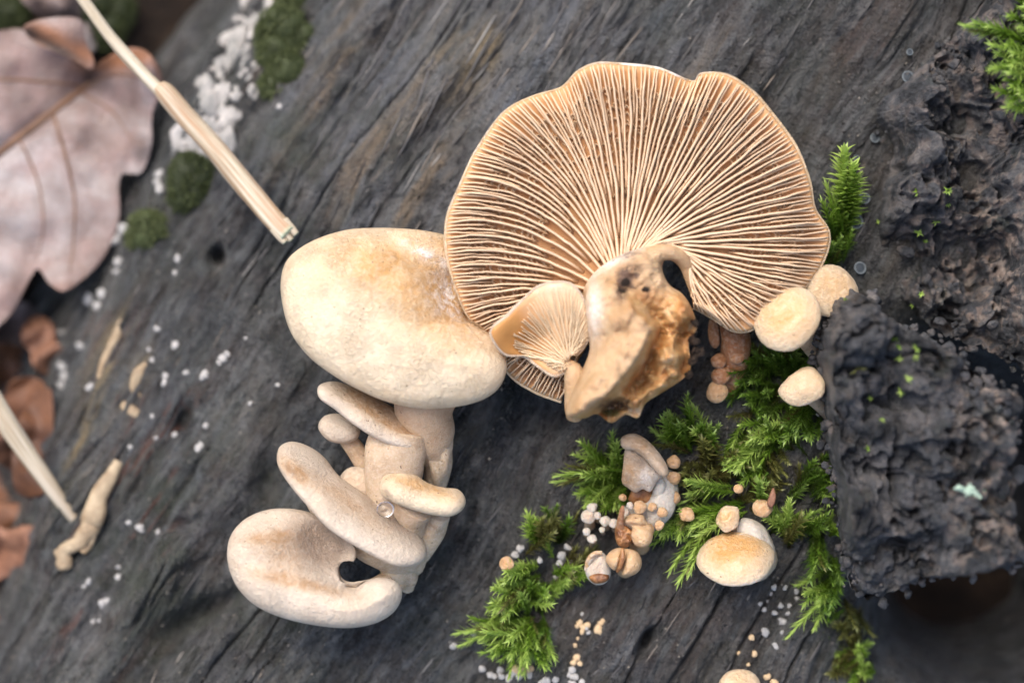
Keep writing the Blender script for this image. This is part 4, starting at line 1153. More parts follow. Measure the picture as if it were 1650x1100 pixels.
stem('stem', [(1008, 908, .6, 16), (1008, 912, .3, 14), (1008, 917, 0, 14)], b2, M['bud'], seed=67)
b3 = thing('broken_mushroom', 'snapped white rimmed stub with a wet brown core, leftmost of the broken ones', 'mushroom', ground_pt(965, 925), gb)
R3 = [(943, 915), (946, 898), (958, 889), (972, 890), (982, 904), (984, 926), (974, 940), (958, 941), (946, 930)]
lobe('outer_skin', ring_keys(R3, (964, 916)), tilt(.6, 964, 916, 0, 1, 0), 0.22, 0.3, 14, M['white_bud'], b3, nT=50, nS=16, closed=True, blush=lambda px, py: 0.8 * gauss(px, py, 962, 915, 14, 18), disp=lambda px, py, d: -0.12 * gauss(px, py, 955, 904, 3, 16, 40))
R3b = [(949, 930), (956, 922), (970, 921), (981, 926), (980, 934), (970, 939), (957, 939)]
lobe('brown_core', ring_keys(R3b, (966, 931)), tilt(.74, 966, 931, 0, 1, 0), 0.12, 0.2, 8, M['brown_torn'], b3, nT=40, nS=12, closed=True)
V, F, G = tube([W(944, 918, .62, 3.5), W(948, 902, .72, 4), W(958, 892, .78, 4), W(970, 891, .78, 3.5)], 18, 10, seed=68, amp=0.2)
z0 = np.zeros(len(V)); part('rim', V, F, M['bud'], b3, dict(blush=z0, grey=z0, powder=z0 + .4))

# white knobs left of them
gw = 'white knobs left of the broken mushrooms'
for i, (px, py, r, lab) in enumerate([(949, 832, 12, 'white knob with tan flat top, largest of the pale group'), (954, 817, 8.5, 'white knob behind the tan topped one'), (962, 830, 7, 'white knob at the right side of the tan topped one'), (945, 856, 6.5, 'small white foot knob under the tan topped one'),
                                 (954, 868, 8, 'separate white bead below the pale knobs'), (975, 839, 9, 'white knob between pale group and torn spike'), (970, 853, 5, 'tiny white knob below the one near the torn spike'), (989, 843, 8, 'white knob touching the torn brown side')]):
    small('white_knob', lab, px, py, .45, r, (-.1, .35, .9), (px + 2, py + r * 1.2), M['white_bud'], gw, seed=100 + i, blush=0.9 if i == 0 else 0.15, hk=1.2, sr=r * .7, lump=.14)

# ------------------------------------------------------------------ beads on the log
def bead_mesh(seed, mat, tan=False):
    V, F = uv_ball(1.0, 10, 7, (1, .95, .8))
    n = 1 + 0.34 * vnoise(V[:, 0] * 1.7 + seed * 5, V[:, 1] * 1.7 + V[:, 2] * 1.3, seed)
    return mesh_data('fungus_bead', V * n[:, None], F, mat, weld=True)
WB = [bead_mesh(i, M['bead']) for i in range(4)]
TB = [bead_mesh(i + 10, M['tan_bead']) for i in range(3)]
def beads(pts, label, group, meshes, lift=0.2):
    for i, (px, py, r) in enumerate(pts):
        o = link('fungus_bead', meshes[i % len(meshes)])
        g = ground_pt(px, py)
        o.location = g + Vector((0, 0, r / 100 * lift)); o.scale = (r / 100 * random.uniform(.8, 1.15), r / 100 * random.uniform(.8, 1.15), r / 100 * .75)
        o.rotation_euler = (random.uniform(-.4, .4), random.uniform(-.4, .4), random.uniform(0, 6.3))
        o['label'] = label; o['category'] = 'fungus'; o['group'] = group
left = [(360, 577, 8), (366, 570, 6), (354, 584, 6), (330, 604, 9.5), (283, 556, 7), (253, 530, 6.5), (267, 607, 8), (266, 617, 6), (320, 722, 8), (324, 716, 6), (208, 842, 6.5), (226, 850, 8), (255, 857, 5), (191, 913, 6), (190, 929, 6.5), (166, 972, 8), (172, 967, 5), (143, 937, 7), (136, 945, 5),
        (150, 1001, 5), (160, 850, 5), (145, 624, 8), (130, 558, 9), (300, 600, 5), (332, 686, 5), (240, 563, 5), (252, 706, 5), (448, 620, 4), (287, 417, 8), (282, 440, 5), (160, 1000, 4), (210, 720, 5), (282, 700, 5), (245, 580, 5), (246, 670, 5), (403, 650, 4),
        (192, 422, 8), (187, 438, 6), (165, 472, 10), (144, 483, 10), (158, 493, 9), (100, 590, 9), (103, 605, 9), (99, 620, 8), (95, 560, 8), (98, 535, 7), (450, 172, 7), (396, 545, 3), (258, 282, 9), (258, 305, 9), (255, 295, 8), (188, 385, 12), (200, 370, 10), (185, 355, 7)]
beads(left, 'small white fungus bead scattered on the bare dark wood at left', 'white beads on the left wood', WB)
right = [(1264, 946, 5), (1283, 952, 6), (1284, 964, 5), (1257, 975, 5.5), (1271, 975, 4), (1247, 986, 6), (1269, 988, 5), (1261, 1001, 8.5), (1232, 1017, 8), (1250, 1040, 6.5), (1260, 1018, 4), (1247, 946, 6), (1241, 955, 5), (1237, 968, 4), (1232, 982, 5), (1225, 972, 4)]
beads(right, 'small white fungus bead on the wood below the wide orange centred cap', 'white beads at lower right', WB)
beads([(1211, 1027, 5.5), (1216, 1053, 5), (1190, 1052, 5), (1206, 1070, 4), (1236, 1090, 7), (1248, 1100, 8), (1212, 1090, 6)], 'small tan fungus bead on the wood near the lower photo edge', 'tan beads at lower right', TB)
low = [(764, 1020, 6), (772, 1026, 5), (760, 1016, 4.5), (730, 1039, 7), (777, 1077, 6), (790, 1086, 7), (797, 1090, 6), (806, 1079, 6), (808, 1089, 6), (826, 1085, 8), (836, 1090, 7), (820, 1092, 7), (854, 1087, 7), (880, 1096, 8), (895, 1095, 7), (872, 1099, 6), (922, 1079, 8), (926, 1090, 8), (918, 1086, 6), (882, 1020, 7),
       (948, 1018, 5), (945, 1012, 4), (938, 989, 3.5), (922, 1100, 7), (938, 1098, 6)]
beads(low, 'small white fungus bead at the foot of the lower moss clump', 'white beads at the bottom', WB)
beads([(934, 1003, 7), (940, 1012, 6), (946, 1008, 6), (930, 1008, 5), (938, 1018, 5), (968, 1004, 6), (964, 1012, 7), (972, 1000, 5), (966, 1018, 5), (929, 1060, 6), (924, 1067, 6), (934, 1068, 5), (927, 1040, 4.5), (931, 1028, 3.5), (832, 1080, 9), (842, 1076, 8), (855, 1078, 7)],
      'small tan fungus bead in a knot below the broken mushrooms', 'tan beads at the bottom', TB)
beads([(905, 893, 8), (914, 880, 7), (902, 905, 7), (908, 912, 6), (897, 928, 6), (911, 903, 6), (870, 901, 6), (838, 882, 8), (830, 892, 7), (920, 905, 5)], 'small grey white fungus bead between shoots of the lower moss', 'pale beads in the lower moss', WB, 2.2)

# white crust running down the wood at upper left
def crust():
    V = []; F = []
    lines = [[(440, -20), (405, 40), (378, 90), (362, 130), (345, 165), (335, 205), (322, 232), (300, 236)], [(415, 10), (390, 70), (400, 110), (386, 150)], [(350, 165), (362, 185), (350, 215)]]
    rnd = random.Random(3)
    for ln, n, wd in zip(lines, (85, 30, 22), (18, 15, 13)):
        C = catmull(ln, n)
        for c in C:
            px, py = c + np.array((rnd.gauss(0, wd), rnd.gauss(0, wd * .6)))
            r = rnd.choice((3, 4, 5, 6, 8, 11, 15)) * rnd.uniform(.8, 1.2)
            g = ground_pt(px, py)
            v, f = uv_ball(r / 100, 8, 5, (1, rnd.uniform(1, 2.0), .28))
            a = rnd.uniform(-.5, .2)
            ca, sa = math.cos(a), math.sin(a)
            v = np.stack([v[:, 0] * ca - v[:, 1] * sa, v[:, 0] * sa + v[:, 1] * ca, v[:, 2]], 1)
            v = v * (1 + .5 * vnoise(v[:, 0] * 14 + px, v[:, 1] * 14, 2))[:, None]
            b = len(V); V += [tuple(q + np.array(g)) for q in v]; F += [tuple(i + b for i in ff) for ff in f]
    solo('white_crust', V, F, M['white_crust'], 'knobbly white crust running down the wood between straw and moss', 'crust', kind='stuff')
crust()

# grey disc fungi
for px, py, r, lab in [(1409, 223, 7, 'grey disc below the jutting bark chip'), (1379, 255, 4.5, 'smallest pale grey disc at the top of the moss shoot'), (1392, 320, 8.5, 'dark grey disc right of the moss shoot, middle one'), (1378, 357, 11, 'largest grey disc, half under the moss shoot'), (1385, 432, 9, 'grey disc with pale rim above the bark block tip'),
                       (1465, 85, 5, 'small grey disc on bare wood near the upper bark edge'), (1462, 125, 9, 'grey bead disc at the upper edge of the bark')]:
    g = ground_pt(px, py)
    t = thing('disc_fungus', lab, 'fungus', g, 'grey disc fungi')
    V, F = button_mesh(r / 100, .28, px, 20, .05)
    part('disc', orient(V, g + Vector((0, 0, .045)), (.2, .2, 1)), F, M['disc'], t, weld=True)
    a = np.linspace(0, 2 * math.pi, 22)
    q = Vector((.2, .2, 1)).normalized().to_track_quat('Z', 'Y')
    pth = [(*(g + Vector((0, 0, .055)) + q @ Vector((math.cos(k) * r / 100, math.sin(k) * r / 100, 0.004))), r / 100 * .16) for k in a]
    V, F, G = tube(pth, 30, 6, seed=1, amp=.1)
    part('rim', V, F, M['disc_rim'], t)

# ------------------------------------------------------------------ moss
def leaf_verts(base, d, n, L, w, curl, rows=4):
    """lanceolate folded leaf from base along d, n its face normal"""
    sd_ = np.cross(d, n)
    V = []
    prof = [0.55, 1.0, 0.8, 0.42]
    for i in range(rows):
        f = i / rows
        c = base + d * L * f + n * (curl * L * f * f)
        ww = w * prof[i]
        V += [c - sd_ * ww + n * ww * .5, c, c + sd_ * ww + n * ww * .5]
    V.append(base + d * L + n * curl * L)
    F = []
    for i in range(rows - 1):
        a = i * 3
        F += [(a, a + 1, a + 4, a + 3), (a + 1, a + 2, a + 5, a + 4)]
    a = (rows - 1) * 3
    F += [(a, a + 1, a + 3), (a + 1, a + 2, a + 3)]
    return V, F

def shoot_mesh(seed, n_leaves=58, leafL=0.23, leafW=0.021, flatness=0.8, mat='moss', splay=0.58):
    """a feathery shoot lying along +X, one unit long, tip lifted"""
    rnd = random.Random(seed)
    V = []; F = []; T = []
    bend = rnd.uniform(-.25, .25) if n_leaves < 100 else rnd.uniform(-.03, .03)
    def ax(f): return np.array((f, bend * f * f, 0.16 * f * f * (1.6 - f)))
    for i in range(n_leaves):
        f = (i + .5) / n_leaves
        p = ax(f); tg = ax(min(f + .02, 1)) - ax(f - .02); tg /= np.linalg.norm(tg)
        phi = i * 2.39996 + rnd.uniform(-.4, .4)
        side = np.array((0, math.cos(phi), math.sin(phi) * flatness))
        k = splay * (1.0 - 0.55 * max(0, f - .55) / .45) * rnd.uniform(.75, 1.2)
        d = tg + side * k; d /= np.linalg.norm(d)
        n = np.cross(np.cross(d, tg), d)
        if np.linalg.norm(n) < 1e-3: n = np.array((0, 0, 1.0))
        n /= np.linalg.norm(n)
        L = leafL * rnd.uniform(.7, 1.2) * (0.75 + .5 * math.sin(f * math.pi))
        v, fc = leaf_verts(p, d, n, L, leafW * rnd.uniform(.8, 1.25), rnd.uniform(-.45, .1))
        b = len(V); V += v; F += [tuple(q + b for q in x) for x in fc]
        tint = 0.18 + 0.72 * f ** 1.5 + rnd.uniform(-.16, .16)
        lv = np.repeat(np.arange(4) / 4, 3).tolist() + [1.0]
        T += [np.clip(tint + .16 * (q - .3), 0, 1) for q in lv]
    P = [(*ax(f), .014 * (1.2 - f)) for f in np.linspace(0, 1, 8)]
    v, fc, g = tube(P, 10, 5, amp=0)
    b = len(V); V += list(v); F += [tuple(q + b for q in x) for x in fc]; T += [0.05] * len(v)
    return mesh_data('moss_shoot', V, F, M[mat], dict(tint=T))
SH = {k: [shoot_mesh(10 * j + i, mat=k) for i in range(7)] for j, k in enumerate(('moss', 'moss_dark', 'moss_old'))}
FAT = [shoot_mesh(200 + i, 130, .15, .026, .95, 'moss', 1.15) for i in range(3)]
def moss_clump(label, segs, seed, group='moss clumps on the log', lift=0.12, name='moss_clump', on=None):
    """segs: (x0,y0,x1,y1,count,jitter,kind,lift) pixels from foot to tip"""
    rnd = random.Random(seed)
    b = ground_pt(segs[0][0], segs[0][1]) if on is None else Vector(W(segs[0][0], segs[0][1], on))
    t = thing(name, label, 'moss', b, group)
    for (x0, y0, x1, y1, cnt, jit, kind, lf) in segs:
        for i in range(max(2, int(cnt * .95 + .5))):
            jx, jy = rnd.gauss(0, jit), rnd.gauss(0, jit)
            kx, ky = rnd.gauss(0, jit * .7), rnd.gauss(0, jit * .7)
            p0 = ground_pt(x0 + jx, y0 + jy) if on is None else Vector(W(x0 + jx, y0 + jy, on))
            p0.z += rnd.uniform(-.02, .22)
            z1 = p0.z + lf * .8 + rnd.uniform(-.12, .22)
            sl = rnd.uniform(.75, 1.25); x1_, y1_ = x0 + (x1 - x0) * sl, y0 + (y1 - y0) * sl
            p1 = Vector(W(x1_ + jx + kx, y1_ + jy + ky, z1))
            d = p1 - p0
            src = FAT if kind == 'fat' else SH[kind]
            if kind != 'fat' and rnd.random() < .1: src = SH['moss_old']
            o = link('moss_shoot', rnd.choice(src), t)
            L = d.length
            q = d.to_track_quat('X', 'Z').to_matrix().to_4x4() @ Matrix.Rotation(rnd.uniform(-.6, .6), 4, 'X')
            wd = rnd.uniform(.65, 1.0) * (1.0 if L > .55 else max(L / .55, .5))
            if kind == 'fat': wd = 2.0
            o.matrix_local = Matrix.Translation(p0 - b) @ q @ Matrix.Diagonal((L, wd, wd, 1))
    return t
moss_clump('upright fluffy green moss shoot against the right rim of the gilled cap', [(1354, 395, 1357, 248, 3, 4, 'fat', .55), (1352, 400, 1342, 330, 3, 6, 'moss', .3), (1338, 430, 1352, 388, 5, 8, 'moss_dark', .2), (1330, 440, 1325, 400, 3, 6, 'moss_dark', .2)], 1)
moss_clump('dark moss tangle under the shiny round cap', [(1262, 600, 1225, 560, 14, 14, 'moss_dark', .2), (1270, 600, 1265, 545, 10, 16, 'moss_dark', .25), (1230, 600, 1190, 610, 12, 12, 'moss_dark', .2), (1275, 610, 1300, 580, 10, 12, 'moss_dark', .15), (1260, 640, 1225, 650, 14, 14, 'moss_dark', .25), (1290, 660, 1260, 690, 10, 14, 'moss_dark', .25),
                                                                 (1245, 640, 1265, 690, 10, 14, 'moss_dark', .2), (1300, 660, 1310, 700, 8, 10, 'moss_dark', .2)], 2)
moss_clump('long bright moss strand running down left of the bark block', [(1250, 690, 1200, 720, 10, 12, 'moss', .3), (1225, 720, 1195, 760, 10, 11, 'moss', .3), (1260, 700, 1215, 690, 8, 10, 'moss', .3), (1280, 720, 1260, 700, 8, 12, 'moss_dark', .2), (1200, 690, 1185, 735, 5, 8, 'moss', .25), (1240, 740, 1255, 775, 8, 14, 'moss_old', .1)], 3)
moss_clump('silvery tipped moss clump right of the rolled rim mushroom', [(1125, 715, 1100, 665, 9, 10, 'moss', .3), (1140, 725, 1145, 685, 8, 12, 'moss_dark', .3), (1110, 725, 1070, 700, 8, 9, 'moss', .25), (1140, 740, 1160, 705, 8, 11, 'moss_old', .2), (1120, 755, 1100, 780, 8, 12, 'moss_old', .2), (1145, 765, 1175, 750, 8, 12, 'moss_old', .2)], 4)
moss_clump('green moss tuft left of the rolled rim mushroom', [(1000, 760, 915, 755, 6, 9, 'moss', .25), (1000, 765, 945, 735, 6, 8, 'moss', .3), (998, 765, 950, 790, 6, 8, 'moss', .2), (1000, 770, 985, 730, 5, 8, 'moss', .3), (1002, 780, 975, 808, 6, 7, 'moss', .2), (1005, 790, 1000, 815, 4, 5, 'moss_dark', .2)], 5)
moss_clump('bright arching moss shoots between the tiny buds and the wide cap', [(1180, 790, 1110, 795, 8, 9, 'moss', .35), (1190, 810, 1120, 830, 8, 9, 'moss', .3), (1160, 820, 1095, 900, 5, 6, 'moss', .3), (1130, 800, 1085, 850, 6, 7, 'moss', .3), (1110, 820, 1065, 865, 5, 6, 'moss', .25), (1200, 790, 1215, 760, 7, 12, 'moss_dark', .25), (1210, 800, 1250, 790, 7, 12, 'moss_old', .2), (1160, 780, 1140, 760, 8, 12, 'moss_old', .2)], 6)
moss_clump('moss tuft right of the wide cap, spilling towards the bark block', [(1260, 860, 1290, 820, 8, 11, 'moss', .3), (1275, 860, 1250, 830, 7, 11, 'moss', .3), (1290, 850, 1330, 840, 6, 10, 'moss_dark', .2), (1290, 800, 1320, 770, 7, 12, 'moss_dark', .25), (1320, 770, 1350, 800, 6, 8, 'moss', .25), (1310, 760, 1330, 735, 7, 10, 'moss_dark', .2), (1310, 860, 1310, 915, 8, 11, 'moss_dark', .2), (1280, 870, 1275, 840, 6, 10, 'moss_old', .15),
                                                                 (1330, 850, 1350, 830, 5, 6, 'moss', .2)], 7)
moss_clump('drooping moss strand low on the right under the bark block', [(1345, 930, 1310, 960, 8, 8, 'moss', .25), (1350, 960, 1285, 1010, 7, 8, 'moss', .25), (1335, 930, 1345, 970, 6, 10, 'moss_dark', .15), (1370, 970, 1370, 1010, 6, 10, 'moss_old', .15), (1340, 900, 1355, 935, 6, 8, 'moss_dark', .15)], 8)
moss_clump('moss tuft at the lower photo edge right of the beads', [(1385, 1040, 1345, 1050, 7, 8, 'moss', .3), (1385, 1060, 1400, 1040, 6, 9, 'moss', .3), (1380, 1060, 1345, 1090, 7, 9, 'moss', .3), (1385, 1075, 1375, 1110, 6, 9, 'moss', .25), (1380, 1030, 1375, 1005, 4, 8, 'moss_old', .2)], 9)
moss_clump('large bright moss clump in the lower middle with beads at its foot', [(880, 880, 855, 845, 7, 8, 'moss', .3), (895, 865, 900, 835, 6, 9, 'moss_dark', .25), (870, 880, 910, 850, 5, 9, 'moss_old', .2), (860, 915, 825, 925, 9, 9, 'moss', .3), (865, 930, 800, 950, 9, 9, 'moss', .3), (850, 960, 800, 975, 8, 9, 'moss', .3), (870, 950, 900, 960, 7, 11, 'moss', .3),
                                                                   (900, 930, 945, 900, 7, 7, 'moss_old', .25), (905, 935, 935, 920, 6, 8, 'moss', .25), (850, 1000, 765, 1000, 7, 8, 'moss', .3), (850, 1010, 785, 1030, 8, 8, 'moss', .3), (855, 1010, 830, 1065, 9, 9, 'moss', .3), (865, 1010, 865, 1060, 8, 9, 'moss', .3), (870, 1000, 880, 1030, 7, 9, 'moss_dark', .2), (850, 990, 840, 960, 6, 14, 'moss_dark', .3),
                                                                   (840, 960, 800, 990, 6, 10, 'moss', .3), (860, 1030, 800, 1050, 6, 8, 'moss', .25)], 10)
moss_clump('bright moss tuft on the bark at the upper right photo edge', [(1665, 70, 1585, 35, 6, 8, 'moss', .35), (1665, 90, 1610, 90, 6, 8, 'moss', .3), (1665, 120, 1615, 100, 5, 8, 'moss', .3), (1670, 150, 1622, 155, 6, 8, 'moss', .3), (1670, 60, 1640, 20, 6, 9, 'moss', .35), (1675, 170, 1645, 185, 4, 7, 'moss', .25), (1680, 60, 1700, 30, 5, 20, 'moss', .3)], 11, on=1.55)

# small moss sprouts on the bark
def sprout(px, py, z, r, k, lab):
    rnd = random.Random(px)
    V = []; F = []; T = []
    c = np.array(W(px, py, z))
    for i in range(9):
        a = i * 2.4 + rnd.uniform(-.3, .3)
        d = np.array((math.cos(a), math.sin(a), rnd.uniform(.3, 1.2))); d /= np.linalg.norm(d)
        n = np.cross(np.cross(d, (0, 0, 1.0)), d); n /= np.linalg.norm(n)
        v, f = leaf_verts(c, d, n, r / 100 * rnd.uniform(.8, 1.3), r / 100 * .2, -.2)
        b = len(V); V += v; F += [tuple(q + b for q in x) for x in f]; T += [rnd.uniform(.4, 1)] * len(v)
    solo('moss_sprout', V, F, M[k], lab, 'moss', 'tiny moss sprouts on the bark', base=c, attrs=dict(tint=T))
dg = bpy.context.evaluated_depsgraph_get()
def bark_hit(px, py):
    o = Vector((0, 0, H)); x, y = XY(px, py, 0.0)
    dr = (Vector((x, y, 0)) - o).normalized()
    ok, loc, *_ = scene.ray_cast(bpy.context.evaluated_depsgraph_get(), o, dr)
    return loc
bpy.context.view_layer.update()
for px, py, r in [(1478, 308, 9), (1527, 308, 8), (1527, 330, 6), (1480, 375, 9), (1508, 357, 9), (1490, 390, 6), (1415, 358, 5), (1448, 578, 8), (1447, 560, 7), (1475, 576, 6), (1477, 560, 8), (1403, 640, 6), (1452, 630, 9), (1420, 677, 6), (1400, 722, 7), (1362, 483, 4), (1484, 474, 6), (1464, 610, 7), (1470, 492, 5), (1385, 595, 14), (1440, 548, 8)]:
    L = bark_hit(px, py)
    qx, qy = PX(L.x, L.y, L.z)
    sprout(px, py, L.z, r, 'moss' if r < 10 else 'moss_old', 'tiny yellow green moss sprout in a crevice of the right bark' if r < 10 else 'rusty olive moss spot in the middle of the bark block')
# lichen flake
L = bark_hit(1563, 792)
lt = thing('lichen_flake', 'pale green lichen flake on the bark block', 'lichen', L)
lz = L.z + .08
LI = [(1536, 788), (1545, 780), (1556, 785), (1562, 776), (1572, 782), (1586, 778), (1588, 796), (1580, 804), (1568, 800), (1556, 802), (1550, 793)]
lobe('flake', ring_keys(LI, (1564, 790)), lambda px, py: lz + 0 * px, .06, .06, 6, M['lichen'], lt, nT=70, nS=10, closed=True, disp=lambda px, py, d: .05 * fbm(px / 6, py / 6, 2, 3))
# red-brown bud scale by the small bud
g = ground_pt(1244, 812)
SC = [(1236, 812), (1240, 796), (1245, 785), (1250, 792), (1250, 806), (1244, 818)]
t = thing('bud_scale', 'red brown dry scale standing beside the tiny tan bud', 'leaf bit', g)
lobe('scale', ring_keys(SC, (1244, 802)), lambda px, py: g.z + .6 + 0 * px, .05, .03, 4, M['twig'], t, nT=30, nS=8, closed=True)

# blurred moss cushions at upper left
def cushion(label, blobs, seed):
    rnd = random.Random(seed)
    b = ground_pt(blobs[0][0], blobs[0][1])
    t = thing('moss_cushion', label, 'moss', b, 'moss cushions at upper left')
    V = []; F = []; T = []; bl = []; bf = []; bt = []
    for (px, py, rx, ry) in blobs:
        c = np.array(ground_pt(px, py))
        v, f = uv_ball(1.0, 22, 12)
        v = v * np.array((rx / 100, ry / 100, min(rx, ry) / 100 * .75))
        v = v * (1 + .16 * vnoise(v[:, 0] * 6 + px, v[:, 1] * 6 + v[:, 2] * 4, 3))[:, None]
        k = len(bl); bl += [tuple(q) for q in v + c]; bf += [tuple(i + k for i in x) for x in f]; bt += [.12] * len(v)
        for i in range(int(rx * ry * .55)):
            a = rnd.uniform(0, 6.283); h = rnd.uniform(.05, 1) ** .7
            q = math.sqrt(max(0, 1 - h * h))
            nrm = np.array((math.cos(a) * q, math.sin(a) * q, h))
            p = c + nrm * np.array((rx / 100, ry / 100, min(rx, ry) / 100 * .75)) * 0.96
            d = nrm + np.array((rnd.gauss(0, .5), rnd.gauss(0, .5), rnd.gauss(0, .3))); d /= np.linalg.norm(d)
            s = np.cross(d, (rnd.gauss(0, 1), rnd.gauss(0, 1), rnd.gauss(0, 1))); s /= np.linalg.norm(s) + 1e-9
            L = rnd.uniform(.05, .10)
            k = len(V)
            V += [p - s * .014, p + s * .014, p + d * L * .6 + s * .013, p + d * L]; F += [(k, k + 1, k + 2, k + 3)]
            T += [rnd.uniform(.2, 1.0)] * 4
    part('mound', bl, bf, M['cushion'], t, dict(tint=bt))
    o = part('moss_leaves', V, F, M['cushion'], t, dict(tint=T), smooth=False); o['kind'] = 'stuff'
cushion('tall green moss cushion right of the white crust at the top', [(475, 0, 34, 30), (455, 40, 40, 34), (480, 60, 28, 26), (440, 85, 30, 30), (462, 110, 34, 32), (440, 138, 26, 24), (430, 60, 22, 28)], 1)
cushion('dark olive moss cushion under the straw', [(308, 290, 40, 48), (295, 320, 26, 24)], 2)
cushion('olive moss cushion below the leaf tip, lower of the two by the straw', [(240, 368, 38, 32), (220, 385, 22, 20)], 3)
cushion('bright moss cushion at the upper left photo corner', [(10, 20, 45, 30), (-30, 10, 40, 40)], 4)
cushion('moss cushion behind the curled top of the leaf', [(165, 50, 45, 38), (185, 20, 40, 40), (140, 10, 40, 34)], 5)

# ------------------------------------------------------------------ dead oak leaf
def oz(px, py):
    z = -2.8 + 0.42 * fbm(px / 150, py / 150, 3, 44)
    z = z + 0.55 * gauss(px, py, 230, 95, 50, 45) + 0.35 * gauss(px, py, 100, 460, 50, 40) - 0.30 * gauss(px, py, 140, 140, 40, 30) + 0.3 * gauss(px, py, 250, 180, 30, 80)
    z = z - 0.10 * np.exp(-((((px - 0) * 0.6 + (py - 245) * 0.8)) / 14) ** 2)
    return z
OK_ = [(-10, 52), (45, 50), (95, 82), (140, 112), (165, 98), (200, 78), (235, 82), (258, 112), (262, 145), (246, 185), (245, 235), (228, 278), (200, 280), (192, 300), (193, 345), (183, 385), (160, 425), (128, 455), (102, 470), (80, 458), (62, 434), (48, 450), (22, 500), (-5, 528), (-90, 590), (-190, 560), (-240, 420), (-300, 300), (-260, 150), (-150, 90)]
ol = thing('oak_leaf', 'large pinkish brown dead oak leaf with curled lobes at upper left', 'leaf', W(60, 280, -2.2))
lobe('blade', ring_keys(OK_, (20, 260)), oz, .015, .015, 4, M['oak'], ol, nT=260, nS=70, closed=True,
     blush=lambda px, py: 0.9 * gauss(px, py, 210, 92, 60, 22) + 0.7 * gauss(px, py, 258, 140, 10, 50) + 1.0 * gauss(px, py, 150, 105, 35, 16) + .4 * gauss(px, py, 100, 465, 60, 12), extra=dict(dirt_dark=lambda px, py: .9 * gauss(px, py, 145, 125, 16, 20) + .5 * gauss(px, py, 228, 245, 12, 25)))
CU = [(38, 48), (50, 36), (92, 28), (130, 32), (136, 62), (152, 98), (146, 112), (118, 98), (88, 84), (60, 72)]
lobe('curled_lobe', ring_keys(CU, (92, 66)), lambda px, py: -2.2 + .25 * gauss(px, py, 120, 45, 40, 30) - .2 * gauss(px, py, 60, 66, 30, 12, 20), .02, .02, 5, M['oak'], ol, nT=80, nS=20, closed=True, blush=lambda px, py: 1.2 * gauss(px, py, 75, 58, 55, 20, 25) + .8 * gauss(px, py, 140, 95, 30), extra=dict(dirt_dark=lambda px, py: 1.0 * gauss(px, py, 90, 78, 60, 9, 28) + .5 * gauss(px, py, 50, 48, 14, 14)))  # mask darkens the lower edge of the fold and its left corner
def vein(pts, r0, r1):
    pp = np.array(pts, float); C = catmull(pp, 20)
    z = oz(C[:, 0], C[:, 1]) + .01
    rr = np.linspace(r0, r1, 20)
    V, F, G = tube([W(a, b, c, r) for (a, b), c, r in zip(C, z, rr)], 40, 7, seed=2, amp=.15)
    part('vein', V, F, M['oak_vein'], ol)
vein([(-150, 345), (-40, 275), (0, 246), (60, 200), (115, 158), (145, 135)], 9, 6)
vein([(85, 180), (105, 250), (120, 320), (118, 390), (112, 440)], 3.5, 1.5)
vein([(30, 222), (60, 290), (70, 360), (60, 420)], 3, 1)
vein([(-10, 128), (40, 130), (100, 135), (135, 140)], 3, 2)
vein([(130, 150), (180, 180), (215, 230)], 2.5, 1)
vein([(145, 135), (190, 120), (240, 130)], 2.5, 1)
vein([(-60, 290), (-20, 380), (-10, 470)], 3.5, 1)

# ------------------------------------------------------------------ straws
st = thing('straw', 'long dry straw crossing the oak leaf and ending above the cream cap', 'straw', W(300, 200, -1.0))
def straw_part(name, pts, parent, seed, blush=.4, green_end=0.0, nseg=40, amp=.12, closed_ends=True):
    V, F, G = tube([W(*p) for p in pts], nseg, 14, seed=seed, amp=amp, closed_ends=closed_ends)
    f = np.repeat(np.linspace(0, 1, nseg), 14)
    part(name, V, F, M['straw'], parent, dict(grain=G, blush=np.full(len(V), blush), green=green_end * sstep(.95, 1, f)))
straw_part('stalk', [(60, -90, -.55, 9), (130, -5, -.6, 9.5), (180, 62, -.62, 10), (230, 118, -.6, 11), (268, 158, -.55, 11)], st, 3, .1)
straw_part('sheath', [(256, 140, -.56, 12), (268, 152, -.54, 17), (300, 190, -.5, 17.5), (350, 245, -.42, 18), (400, 305, -.32, 18), (440, 352, -.2, 18), (466, 378, -.1, 17)], st, 4, .9, .7)
for i, (dx, dy, r) in enumerate([(-10, 8, 7), (8, -5, 7), (0, 4, 6)]):
    straw_part('split_end', [(450 + dx, 360 + dy, -.1, r), (462 + dx, 374 + dy, -.07, r), (470 + dx, 383 + dy, -.06, r * .8)], st, 5 + i, .2, .6, 10)
st2 = thing('straw', 'short bleached straw pointing at the tan splinter, lower left', 'straw', W(70, 760, -1.4))
straw_part('stalk', [(-60, 560, -1.1, 17), (0, 665, -1.2, 17), (50, 740, -1.35, 15), (95, 803, -1.5, 12), (130, 850, -1.65, 7)], st2, 9, .3)

